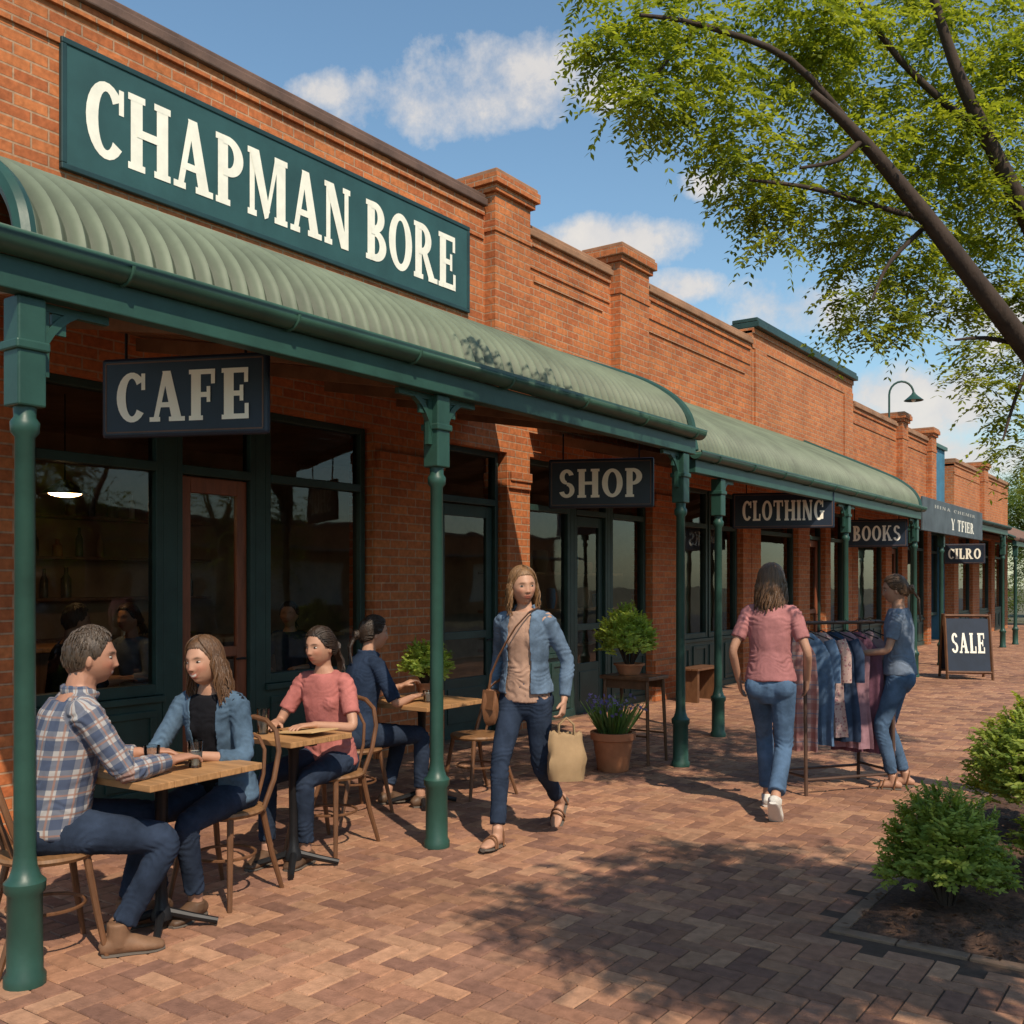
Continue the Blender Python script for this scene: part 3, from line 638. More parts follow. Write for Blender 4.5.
# ------------------------------------------------------------------ verandahs
def bracket(x,y,z,s,w=.30,h=.30,th=.018):
    m=MB(); n=10
    arc=[(w*(1-math.cos(PI/2*i/n)),-h*(1-math.sin(PI/2*i/n))) for i in range(n+1)]
    arc2=[(p[0]*.72,p[1]*.72) for p in arc]
    for i in range(n):
        q=[arc[i],arc[i+1],arc2[i+1],arc2[i]]
        vs=[(x+e*th,y+s*p[0],z+p[1]) for e in(-1,1) for p in q]
        m.add(vs,[(0,1,2,3),(7,6,5,4),(0,4,5,1),(1,5,6,2),(2,6,7,3),(3,7,4,0)])
    m.box(x-th*.9,x+th*.9,min(y,y+s*w),max(y,y+s*w),z-.035,z-.001); m.box(x-th*.8,x+th*.8,min(y,y+s*.035),max(y,y+s*.035),z-h,z-.036)
    m.box(x-th*.5,x+th*.5,min(y+s*.05,y+s*.11),max(y+s*.05,y+s*.11),z-.12,z-.036)
    return m
def post(parent,x,y,ztop,sides=(-1,1)):
    p=MB().lathe([(.080,0),(.080,.035),(.068,.055),(.066,.36),(.078,.375),(.080,.41),(.060,.43),(.047,.47),(.042,.52),(.038,2.18),(.054,2.20),(.056,2.24),(.042,2.26),(.044,2.30)],(x,y,0),16)
    o=p.build('post',M['green'],parent,smooth=True)
    MB().box(x-.058,x+.058,y-.058,y+.058,2.30,ztop-.001).box(x-.070,x+.070,y-.070,y+.070,2.52,2.56).build('capital',M['green'],o,bevel=.008)
    for s in sides: bracket(x,y+s*.059,ztop,s).build('bracket',M['green'],o)
def verandah(label,y0,y1,xg,zg,zw,posts,roofm='roof',curved=True,name='verandah',gm='greenl',amp=.016,per=.125,wx=WX,ext=.06,br=.034):
    t=thing(name,label,'verandah',(xg,(y0+y1)/2,0))
    if curved:
        w=xg-wx; pr=[(0,0),(.012,.10),(.05,.20),(.11,.29),(.19,.38),(.30,.47),(.45,.585),(.62,.715),(.80,.85),(1,1)]
        prof=[(xg-a*w,zg+b*(zw-zg)) for a,b in pr]
        q=[]
        for i in range(len(prof)-1):
            for k in range(3): f=k/3; q.append((prof[i][0]*(1-f)+prof[i+1][0]*f,prof[i][1]*(1-f)+prof[i+1][1]*f))
        prof=q+[prof[-1]]
        for _ in range(2): prof=[prof[0]]+[((prof[i-1][0]+2*prof[i][0]+prof[i+1][0])/4,(prof[i-1][1]+2*prof[i][1]+prof[i+1][1])/4) for i in range(1,len(prof)-1)]+[prof[-1]]
    else: prof=[(xg,zg),(xg+(wx-xg)*.5,(zg+zw)/2),(wx,zw)]
    ny=int((y1-y0)/(per/8)); vs=[];fs=[];k=len(prof)
    for j in range(ny+1):
        y=y0+(y1-y0)*j/ny; c=math.sin(2*PI*y/per); o=amp*(c if c<0 else abs(c)**1.6)
        for i in range(k):
            a=prof[max(i-1,0)];b=prof[min(i+1,k-1)]; tx,tz=b[0]-a[0],b[1]-a[1]; l=math.hypot(tx,tz)
            vs.append((prof[i][0]+tz/l*o,y,prof[i][1]-tx/l*o+.02))
    for j in range(ny):
        for i in range(k-1): a=j*k+i; fs.append((a,a+1,a+k+1,a+k))
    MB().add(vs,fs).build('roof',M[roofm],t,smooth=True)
    for ye in (y0,y1): MB().tube([(p[0],ye,p[1]+.02) for p in prof],br,8,right=(0,1,0)).build('barge_roll',M['green'],t,smooth=True)
    g=[]; xc,zc=xg+.05,zg-.005
    for i in range(9):
        a=PI+PI*i/8; g.append((xc+.068*math.cos(a),zc+.062*math.sin(a)))
    g=[(g[0][0],zc+.02)]+g+[(g[-1][0]+.004,zc+.018),(g[-1][0]-.010,zc+.022),(g[-1][0]-.012,zc-.004)]
    vs=[(p[0],ye,p[1]) for ye in(y0-ext,y1+.06) for p in g]; n=len(g)
    gb=MB().add(vs,[(i,i+1,n+i+1,n+i) for i in range(n-1)]+[tuple(range(1,10)),tuple(n+i for i in range(9,0,-1))])
    yy=y0+.4
    while yy<y1: gb.tube([(xc+.072*math.cos(PI+PI*i/8),yy,zc+.066*math.sin(PI+PI*i/8)) for i in range(9)],.007,6,right=(0,1,0)); yy+=.92
    gb.build('gutter',M[gm],t,smooth=True,solid=.004)
    zt=zg-.065
    MB().box(xg-.05,xg+.03,y0-ext+.04,y1+.02,zt-.13,zt).box(xg-.075,xg-.051,y0,y1,zt-.10,zt+.02).build('beam',M['green'],t,bevel=.006)
    m=MB(); nb=14
    for i in range(nb):
        xa=xg-.09+(wx+.01-xg+.09)*i/nb; xb=xg-.09+(wx+.01-xg+.09)*(i+1)/nb+.006
        za=zg-.04+.45*i/nb; zb=zg-.04+.45*(i+1)/nb
        m.add([(xa,y0+.05,za),(xb,y0+.05,zb),(xb,y1-.05,zb),(xa,y1-.05,za)],[(0,1,2,3)])
    m.build('lining',M['lining'],t)
    yy=y0+.3
    while yy<y1-.1: MB().obox(((xg+wx)/2,yy,zg+.13),((wx-xg)/2+.06,0,.21),(0,.02,0),(0,0,.045)).build('rafter',M['lining'],t); yy+=.9
    for (px_,py_,sd) in posts: post(t,px_,py_,zt-.13-.001,sd)
    return t
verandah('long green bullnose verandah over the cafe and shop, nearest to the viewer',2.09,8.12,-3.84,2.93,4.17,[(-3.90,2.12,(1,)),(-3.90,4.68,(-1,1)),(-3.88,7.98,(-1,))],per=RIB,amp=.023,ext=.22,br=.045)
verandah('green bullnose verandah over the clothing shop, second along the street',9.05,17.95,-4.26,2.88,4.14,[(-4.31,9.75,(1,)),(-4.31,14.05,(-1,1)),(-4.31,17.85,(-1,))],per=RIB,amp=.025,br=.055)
verandah('grey flat verandah carrying the grey signboard, third along the street',18.3,27.5,-4.45,2.98,3.55,[(-4.5,18.5,(1,)),(-4.5,20.7,(-1,1)),(-4.5,27.3,(-1,))],'roof2',False,gm='greend')
verandah('brown tiled verandah, farthest along the street',28.5,39,-4.4,2.75,3.6,[(-4.45,28.8,(1,)),(-4.45,32,(-1,1)),(-4.45,35.5,(-1,1)),(-4.45,38.8,(-1,))],'tile',False,gm='cap')

# ------------------------------------------------------------------ signs
t=thing('wall_sign','large teal wall sign with cream letters on the brick parapet above the cafe','sign',(WX,5.82,4.3))
MB().box(WX+.002,WX+.030,3.67,7.97,4.37,5.17).build('panel',M['signgreen'],t)
f=MB(); x0,x1=WX+.001,WX+.040
f.box(x0,x1,3.635,8.005,5.165,5.205).box(x0,x1,3.635,8.005,4.335,4.375).box(x0,x1-.002,3.635,3.675,4.375,5.165).box(x0,x1-.002,7.965,8.005,4.375,5.165); f.build('frame',M['signframe'],t,bevel=.006)
lettering('lettering','CHAPMAN BORE',(WX+.030,5.80,4.765),(0,1,0),.53,3.98,t,M['cream'],(1,0,0),.075)
def hang(label,pl,pr,z0,z1,txt,lh,lw,top,name='hanging_sign',gap=.11):
    pl=V((pl[0],pl[1],0)); pr=V((pr[0],pr[1],0)); c=(pl+pr)/2; u=(pr-pl); w=u.length; u.normalize(); n=V((u.y,-u.x,0)); zc=(z0+z1)/2
    t=thing(name,label,'sign',(c.x,c.y,z0)); up=V((0,0,1))
    MB().obox((c.x,c.y,zc),u*(w/2),n*.022,up*((z1-z0)/2)).build('board',M['navy'],t,bevel=.018)
    for s in(1,-1):
        b=MB(); cc=V((c.x,c.y,zc))+n*s*.0222; a=w/2-.03; h=(z1-z0)/2-.03; e=.004
        for sg in(-1,1):
            b.obox(cc+up*h*sg,u*a,n*.001,up*e); b.obox(cc+u*a*sg,u*e,n*.0013,up*(h-e))
        b.build('border_line',M['cap'],t)
        lettering('lettering',txt,V((c.x,c.y,zc))+n*s*.022,u*s,lh,lw,t,M['white'],n*s,gap)
    for s in(-1,1):
        q=c+u*(s*w*.36); MB().tube([(q.x,q.y,z1-.01),(q.x,q.y,top)],.008,6).build('hanging_rod',M['iron'],t)
hang('navy hanging board lettered CAFE, under the verandah',(-5.08,3.21),(-4.17,3.61),2.40,2.84,'CAFE',.275,.80,2.98)
hang('navy hanging board lettered SHOP, under the verandah end',(-5.05,7.66),(-4.18,8.06),2.28,2.73,'SHOP',.26,.76,2.96)
hang('navy hanging board lettered CLOTHING, under the second verandah',(-5.42,12.72),(-4.22,13.28),2.33,2.81,'CLOTHING',.27,1.06,2.95)
hang('small navy hanging board lettered BOOKS, beyond the clothing board',(-5.30,17.30),(-4.36,17.60),2.21,2.68,'BOOKS',.26,.76,2.95)
hang('small dark hanging board lettered CILRO, far along the street',(-6.0,27.85),(-5.05,28.15),2.10,2.62,'CILRO',.27,.78,2.8)
t=thing('fascia_sign','grey weathered signboard mounted on the edge of the third verandah','sign',(-4.4,20.9,2.6))
MB().box(-4.33,-4.29,18.35,23.6,2.52,3.12).build('board',M['board'],t,bevel=.01)
lettering('lettering','Y TFIER',(-4.29,21.6,2.73),(0,1,0),.22,2.1,t,M['cream'],(1,0,0),.18); lettering('lettering','HINA CHEMIR',(-4.29,21.0,2.99),(0,1,0),.06,3.6,t,M['dimcream'],(1,0,0),.3)
def frame_sign():
    t=thing('sandwich_board','navy sandwich board lettered SALE standing on the paving','sign',(-3.55,18.1,0),R(24))
    for s in(1,-1):
        def P(x,z): return V((x,-s*(.30-.24*z/1.08),z))
        b=MB().add([P(-.33,.14)+V((0,.012*s,0)),P(.33,.14)+V((0,.012*s,0)),P(.33,1.0)+V((0,.012*s,0)),P(-.33,1.0)+V((0,.012*s,0))],[(0,1,2,3)])
        b.build('panel',M['navy'],t,local=True,solid=.02)
        fr=MB()
        for a,c in((P(-.35,0),P(-.35,1.08)),(P(.35,0),P(.35,1.08)),(P(-.35,1.05),P(.35,1.05)),(P(-.35,.12),P(.35,.12))):
            fr.tube([a,c],.024,4,right=(0,1,0))
        fr.build('frame',M['chairwood'],t,local=True)
        vd=(P(0,1)-P(0,0)).normalized(); ud=V((s*1.0,0,0)); n=ud.cross(vd); m3=Mw(t).to_3x3()
        lettering('lettering','SALE',Mw(t)@(P(0,.60)+n*.002),m3@ud,.34,.52,t,M['white'],m3@n,.12,m3@vd)
frame_sign()
lb=V((WX-.1,24.05,5.36)); d=V((CA,SA,0)).lerp(V((1,0,0)),.3).normalized()
t=thing('parapet_lamp','curved gooseneck lamp with green shade rising from the far brick parapet','lamp',lb)
pts=[lb,lb+V((0,0,.62))]+[lb+V((0,0,.62))+d*(.27*(1-math.cos(a)))+V((0,0,.30*math.sin(a))) for a in [PI*k/10 for k in range(1,11)]]
MB().tube(pts,.024,8).build('pole',M['green'],t,smooth=True); e=pts[-1]
MB().lathe([(.03,.04),(.05,0),(.10,-.05),(.22,-.15),(.21,-.155),(.09,-.06),(.02,-.03)],e,20).build('lamp_shade',M['green'],t,smooth=True)
MB().ell((e.x,e.y,e.z-.12),(.055,.055,.07)).build('bulb',M['plate'],t,smooth=True)

# ------------------------------------------------------------------ cafe furniture
def make_chair(label):
    t=thing('cafe_chair',label,'chair',group='bentwood cafe chairs at the pavement tables')
    MB().lathe([(.17,.425),(.195,.43),(.205,.445),(.20,.458),(.17,.462),(.01,.455)],n=28).build('seat',M['seatwood'],t,smooth=True,local=True)
    for sx in(-1,1):
        for sy in(-1,1):
            if sy>0: p=[(sx*.135,.125,.43),(sx*.16,.16,.2),(sx*.185,.195,0)]
            else: p=[(sx*.15,-.12,.43),(sx*.17,-.17,.2),(sx*.19,-.235,0)]
            MB().tube(p,[.017,.015,.012],8).build('leg',M['chairwood'],t,smooth=True,local=True)
    MB().tube([(.155*math.cos(a),.155*math.sin(a)-.005,.22) for a in [2*PI*k/24 for k in range(25)]],.008,6,right=(0,0,1)).build('stretcher',M['chairwood'],t,smooth=True,local=True)
    hp=[(-.165,-.10,.43),(-.185,-.17,.58),(-.185,-.215,.72),(-.15,-.24,.82),(-.08,-.255,.87),(0,-.26,.885),(.08,-.255,.87),(.15,-.24,.82),(.185,-.215,.72),(.185,-.17,.58),(.165,-.10,.43)]
    MB().tube(hp,.014,8).build('back_hoop',M['chairwood'],t,smooth=True,local=True)
    hp=[(-.09,-.15,.455),(-.10,-.20,.6),(-.085,-.23,.72),(-.04,-.243,.78),(0,-.247,.79),(.04,-.243,.78),(.085,-.23,.72),(.10,-.20,.6),(.09,-.15,.455)]
    MB().tube(hp,.010,8).build('inner_hoop',M['chairwood'],t,smooth=True,local=True)
    return t
def facing(fx,fy): return math.atan2(-fx,fy)
proto=make_chair('bentwood chair under the man in the plaid shirt')
cs=[(-4.12,2.34,facing(.3,1),None),(-4.16,3.30,facing(.25,-1),'bentwood chair under the woman in the denim shirt'),(-4.42,4.30,facing(.15,-1),'bentwood chair under the woman in the pink top'),(-4.95,5.04,facing(.2,1),'bentwood chair under the woman in navy'),(-4.62,6.02,facing(-.3,-1),'empty bentwood chair at the table behind the post')]
for i,(x,y,a,l) in enumerate(cs):
    c=proto if i==0 else copy_tree(proto); c.location=(x,y,0); c.rotation_euler=(0,0,a)
    if l: c['label']=l
def table(label,x,y,s,rz=0):
    t=thing('cafe_table',label,'table',(x,y,0),rz,'square cafe tables on the pavement'); m=MB(); n=5
    for i in range(n):
        a=-s/2+s*i/n; m.box(-s/2,s/2,a+.0015,a+s/n-.0015,.722,.752)
    m.build('tabletop',M['wood'],t,local=True,bevel=.003)
    MB().lathe([(.06,.70),(.03,.66),(.024,.2),(.03,.12),(.05,.08),(.05,.05)],n=14).box(-s*.35,s*.35,-.025,.025,.70,.7215).build('column',M['iron'],t,local=True,smooth=True)
    for k in range(4):
        a=PI/4+k*PI/2; MB().tube([(0,0,.09),(.14*math.cos(a),.14*math.sin(a),.05),(.25*math.cos(a),.25*math.sin(a),.022)],[.022,.018,.016],8).build('foot',M['iron'],t,local=True,smooth=True)
    return t
table('square wooden cafe table between the man and the woman in denim',-4.0,2.82,.64,R(4)); table('small square wooden table in front of the woman in the pink top',-4.26,3.86,.46); table('wooden cafe table behind the post, in front of the woman in navy',-4.74,5.52,.66)
def tumbler(x,y,z,label,c=(.5,.35,.2),h=.12,r=.036,fill=.6):
    t=thing('drinking_glass',label,'glass',(x,y,z))
    MB().lathe([(r*.8,0),(r,h),(r*.94,h),(r*.75,.008),(.001,.008)],(x,y,z),20).build('glass',M['tumbler'],t,smooth=True)
    MB().lathe([(r*.72,.01),(r*.88,h*fill),(.001,h*fill)],(x,y,z),18).build('drink',mat('drink',c,.15,.1),t,smooth=True)
tumbler(-3.90,2.70,.754,'drinking glass nearest the hand of the man in plaid',(.62,.58,.48)); tumbler(-3.86,2.90,.754,'drinking glass by the hand of the woman in denim',(.68,.64,.54)); tumbler(-4.40,3.76,.754,'tall drinking glass beside the tan menu',(.6,.52,.42),.14)
t=thing('folded_menu','tan folded menu lying open on the small table','menu',(-4.20,3.90,.754))
MB().add([(-.15,-.10,.004),(0,-.10,.016),(0,.10,.016),(-.15,.10,.004),(.15,-.10,.03),(.15,.10,.03)],[(0,1,2,3),(1,4,5,2)]).build('sheet',mat('tan_card',(.55,.36,.17),.8,.15),t,local=True,solid=.006)
tumbler(-4.62,5.45,.754,'small cup on the table of the woman in navy',(.5,.48,.42),.08,.04,.8)
pot(-4.95,5.80,.754,.07,.09,'little pot on the table behind the post'); shrub('potted_plant','small leafy green plant on the table behind the post',-4.95,5.80,.83,.17,.34,4600,.034,.014,**PC)
t=thing('timber_bench','low timber bench against the shopfront behind the green posts','bench',(-5.8,12.55,0))
for k in range(3): MB().box(-6.0+.11*k,-5.90+.11*k,12.2,12.95,.43,.46).build('slat',M['chairwood'],t,bevel=.004)
for y in(12.3,12.85): MB().box(-5.98,-5.72,y-.03,y+.03,.0,.428).build('leg',M['chairwood'],t)
t=thing('back_bar','shelves of bottles and jars on the back wall inside the cafe','shelf',(-9.7,5,0))
for k in range(4): MB().box(-9.82,-9.55,3.0,7.4,1.0+.42*k,1.03+.42*k).build('shelf_board',M['lining'],t)
for k in range(40):
    z=1.03+.42*(k%4); y=3.1+4.2*((k*.618)%1); r=random.uniform(.03,.06); h=random.uniform(.15,.32)
    MB().lathe([(r,0),(r,h*.62),(r*.4,h*.78),(r*.38,h)],(-9.68,y,z),10).build('bottle',random.choice([M['bottle'],M['plate'],M['bag'],M['terra']]),t,smooth=True)
t=thing('cafe_counter','long dark counter inside the cafe','counter',(-8.6,6,0)); MB().box(-8.9,-8.3,4.6,8.2,.02,1.0).build('cabinet',M['lining'],t); MB().box(-8.95,-8.25,4.55,8.25,1.0,1.04).build('worktop',M['wood'],t,bevel=.005)
x,y=-7.7,4.52
t=thing('pendant_lamp','warm glowing pendant lamp behind the left cafe window','lamp',(x,y,2.3))
MB().tube([(x,y,2.4),(x,y,3.14)],.006,6).build('cord',M['iron'],t); MB().lathe([(.03,.12),(.06,.10),(.19,.0),(.18,0),(.05,.09)],(x,y,2.32),20).build('lamp_shade',M['iron'],t,smooth=True); MB().ell((x,y,2.335),(.13,.13,.035)).build('bulb',M['lamp'],t,smooth=True)
t=thing('window_display','shelf of pots and boxes behind the shop window','shelf',(-6.9,10,0))
for k in range(3): MB().box(-7.05,-6.7,9.2,12.0,.8+.45*k,.83+.45*k).build('shelf_board',M['wood'],t)
for k in range(26):
    z=.83+.45*(k%3); y=9.3+2.6*((k*.618)%1); r=random.uniform(.05,.1); h=random.uniform(.12,.3)
    MB().lathe([(r*.7,0),(r,h*.5),(r*.9,h),(r*.3,h+.01)],(-6.87,y,z),12).build('jar',random.choice([M['plate'],M['bag'],M['terra'],M['blue'],M['bottle']]),t,smooth=True)

# ------------------------------------------------------------------ people
def fuse(mb,vox,it=3):
    me=bpy.data.meshes.new('tmp'); me.from_pydata(mb.v,[],mb.f); ob=bpy.data.objects.new('tmp',me); col.objects.link(ob)
    r=ob.modifiers.new('r','REMESH'); r.mode='VOXEL'; r.voxel_size=vox
    s=ob.modifiers.new('s','SMOOTH'); s.factor=.5; s.iterations=it
    dg=bpy.context.evaluated_depsgraph_get(); dg.update()
    m2=bpy.data.meshes.new_from_object(ob.evaluated_get(dg)); bpy.data.objects.remove(ob); bpy.data.meshes.remove(me)
    m2.polygons.foreach_set('use_smooth',[True]*len(m2.polygons)); return m2
def vco(me):
    a=np.empty(len(me.vertices)*3,np.float32); me.vertices.foreach_get('co',a); return a.reshape(-1,3)
def put(me,name,m,parent):
    me.name=name; me.materials.clear(); me.materials.append(m); o=bpy.data.objects.new(name,me); col.objects.link(o); o.parent=parent; return o
def setcol(me,c):
    a=me.attributes.new('col','FLOAT_COLOR','POINT'); arr=np.ones((len(me.vertices),4),np.float32); arr[:,:3]=c; a.data.foreach_set('color',arr.ravel())
def wrinkle(me,amp,sc,seed,joints=()):
    """soft folds everywhere, sharper creases gathered round the given joints"""
    co=vco(me); n=np.empty_like(co).ravel(); me.vertices.foreach_get('normal',n); n=n.reshape(-1,3)
    J=[(np.array(p),np.array(a)/np.linalg.norm(a)) for p,a in joints]
    k=np.zeros(len(co)); ph=np.zeros(len(co))
    for p,a in J:
        d=np.linalg.norm(co-p,axis=1); w=np.exp(-(d/.12)**2); m=w>k; k=np.where(m,w,k); ph=np.where(m,(co-p)@a,ph)
    lo=np.array([noise.noise(V((p[0]*sc+seed,p[1]*sc,p[2]*sc*.8))) for p in co.tolist()])
    hi=np.array([noise.noise(V((p[0]*10+seed,p[1]*10+3,p[2]*10))) for p in co.tolist()])
    cre=np.sin(ph*140+hi*16)*.5+.5; fine=1-np.abs(np.sin((co[:,2]*55+co[:,0]*30)+hi*20+lo*6))
    d=amp*lo+.0085*k*(cre-.4)*(.5+np.clip(hi+.3,0,1))+.0030*fine**3*np.clip(lo+.35,0,1)
    co=co+n*d[:,None]; me.vertices.foreach_set('co',co.astype(np.float32).ravel()); me.update()
def ik(a,t,l1,l2,pole):
    d=t-a; L=min(d.length,(l1+l2)*.998); dn=d.normalized(); x=(l1*l1-l2*l2+L*L)/(2*L); h=math.sqrt(max(0,l1*l1-x*x))
    p=V(pole)-dn*V(pole).dot(dn); p.normalize(); return a+dn*x+p*h, a+dn*L
def head_verts(male):
    nu,nv=110,90; vs=[];fs=[]; ex=math.exp
    g=lambda a,w:ex(-(a/w)**2)
    for j in range(nv+1):
        th=PI*(j+.02)/(nv+.04); z=math.cos(th); s=math.sin(th)
        for i in range(nu):
            ph=2*PI*i/nu; sx,cy=math.sin(ph),math.cos(ph)
            sy=s
            if z<0 and cy>0: sy=s*(1-cy)+cy*math.sqrt(max(0,1-abs(z)**3.6))
            X=s*sx*.075; Y=sy*cy*(.090 if cy>0 else .100); Z=z*.111
            k=max(0,-z); X*=1-(.13 if male else .19)*k**1.4
            if cy<0: Y*=1-.38*k
            elif k>0: Y*=1-.05*k
            if cy>.0:
                zt,zb=.014,-.036
                if zb<=Z<=zt: pz=.16+.84*((zt-Z)/(zt-zb))**1.25
                elif Z<zb: pz=max(0,1-(zb-Z)/.009)
                else: pz=max(0,.16*(1-(Z-zt)/.016))
                wn=.0075+.0075*max(0,min(1,(zt-Z)/.05))
                Y+=.0175*pz*g(X,wn)*(1.2 if male else .9)
                Y+=.004*(g(X-.0115,.006)+g(X+.0115,.006))*g(Z+.034,.006)
                Y-=.0085*(g(X-.031,.015)+g(X+.031,.015))*g(Z-.002,.012)
                Y+=.0045*g(Z-.024,.009)*g(X,.05)*(1.3 if male else .6)
                Y+=.0050*g(X,.021)*(g(Z+.0575,.0055)+1.1*g(Z+.0695,.006)); Y-=.0025*g(X,.026)*g(Z+.0635,.0025)
                Y-=.003*g(X,.03)*g(Z+.081,.007); Y+=.006*g(X,.02)*g(Z+.097,.013)
                Y+=.0055*(g(X-.042,.018)+g(X+.042,.018))*g(Z+.026,.018)
            vs.append((X,Y,Z))
    for j in range(nv):
        for i in range(nu):
            i2=(i+1)%nu; fs.append((j*nu+i,(j+1)*nu+i,(j+1)*nu+i2,j*nu+i2))
    fs.append(tuple(range(nu))); fs.append(tuple(nv*nu+k for k in range(nu-1,-1,-1)))
    return vs,fs
HEADS={False:head_verts(False),True:head_verts(True)}
def make_hair(kind,L,seed):
    r=random.Random(seed); mb=MB(); E=(.080,.100,.117)
    def surf(th,ph,k): return V((math.sin(th)*math.sin(ph)*E[0]*k,math.sin(th)*math.cos(ph)*E[1]*k-.004,math.cos(th)*E[2]*k+.002))
    def lim(ph):
        a=abs((ph+PI)%(2*PI)-PI); d=math.degrees(a)
        return float(np.interp(d,[0,36,52,66,80,90,104,180],[.070,.066,.042,.006,-.010,-.012 if kind!='long' else -.05,-.05,-.080]))
    nu,nv=72,26; vs=[];fs=[]
    for j in range(nv+1):
        for i in range(nu): 
            ph=2*PI*i/nu; tm=math.acos(max(-.95,min(.95,(lim(ph)+.003*math.sin(ph*31+seed))/E[2]))); th=.02+(tm-.02)*j/nv
            k=1.0+(.045 if kind=='short' else .035)*min(1,(1-j/nv)*3.5)+.010*noise.noise(V((math.sin(ph)*4*th,math.cos(ph)*4*th,seed)))-(.02 if j==nv else 0)
            vs.append(surf(th,ph,k))
    for j in range(nv):
        for i in range(nu): fs.append((j*nu+i,j*nu+(i+1)%nu,(j+1)*nu+(i+1)%nu,(j+1)*nu+i))
    mb.add(vs,fs)
    def lock(ph,th0,th1,drop,rad,flare=0,n1=7,n2=6,kk=None,back=0):
        pts=[];rr=[]; j=r.uniform(-.12,.12); kk=kk or r.uniform(1.02,1.10); w=r.uniform(0,6.28)
        for i in range(n1):
            t=i/(n1-1); th=th0+(th1-th0)*t; s_=1 if math.sin(ph)>=0 else -1
            pts.append(surf(th,ph+j*t*.6+s_*back*t,kk+.03*math.sin(PI*t))); rr.append(rad*(.5+.5*min(1,t*2)))
        e=pts[-1]; o=V((e.x,e.y,0)); 
        if drop>0:
            for i in range(1,n2+1):
                t=i/n2; f=1+flare*t-.10*t*t; q=V((o.x*f+.012*math.sin(w+t*6),o.y*f-(.012*t if o.y<.03 else .030*t)+.012*math.cos(w+t*5),e.z-drop*t)); pts.append(q); rr.append(rad*(1.05-.7*t*t))
        mb.add(*loft(pts,[(a,a*.6) for a in rr],None,6,False))
    if kind=='long':
        for i in range(220):
            d=78+204*((i*.618034)%1); lock(R(d),r.uniform(.1,.35),1.55,L*r.uniform(.72,1.08),r.uniform(.0045,.009),r.uniform(.0,.30))
        for s in(-1,1):
            for i in range(46):
                a=r.uniform(10,62); lock(s*R(a),r.uniform(.06,.12),1.30+r.uniform(0,.2),L*r.uniform(.65,.98),.006,r.uniform(.08,.34),back=R(max(16,r.uniform(74,96)-a)))
    elif kind=='short':
        for i in range(620):
            d=r.uniform(-180,180); th=r.uniform(.1,2.0); p=surf(th,R(d),1.03)
            if p.z-.008<lim(R(d)): continue
            lock(R(d),max(.02,th-.22),th,0,r.uniform(.003,.005),n1=5,kk=r.uniform(1.03,1.075))
    elif kind=='bun':
        for i in range(180):
            d=20+320*((i*.618034)%1); ph=R(d); tgt=surf(1.75,PI,1.06); pts=[];rr=[]
            tm=math.acos(lim(ph)/E[2]); st=surf(max(.3,tm-r.uniform(.02,.5)),ph,1.02)
            for k in range(8):
                t=k/7; p=st.lerp(tgt,t); l=math.sqrt((p.x/E[0])**2+(p.y/E[1])**2+(p.z/E[2])**2); p=p*((1.03+.03*math.sin(PI*t))/max(.3,l)); pts.append(p); rr.append(.0065)
            mb.add(*loft(pts,[(a,a*.6) for a in rr],None,6,False))
        c=surf(1.72,PI,1.18)
        for i in range(26):
            a=r.uniform(0,6.28); b=r.uniform(.6,1); mb.tube([c+V((.03*math.cos(a+u)*b,.012*math.sin(u*2),.03*math.sin(a+u)*b)) for u in [k*.4 for k in range(9)]],.009,6)
        for i in range(16): 
            q=c+V((r.uniform(-.02,.02),-.01,-.02)); mb.tube([q,q+V((r.uniform(-.02,.02),-.03,-.06)),q+V((r.uniform(-.04,.04),-.02,-L*r.uniform(.8,1.1)))],[.011,.010,.003],6)
    return mb
PN=0
FT=[(-.055,.030,.026,.026),(-.03,.038,.033,.036),(.02,.040,.034,.040),(.06,.034,.038,.032),(.10,.025,.043,.024),(.138,.020,.040,.018),(.165,.016,.026,.013)]
FT2=[(-.064,0,.022,0),(-.05,0,.036,0),(-.01,0,.039,0),(.05,0,.040,0),(.10,0,.049,0),(.138,0,.045,0),(.163,0,.033,0),(.177,0,.016,0)]
DN=((0,0,-1),(0,0,-1))
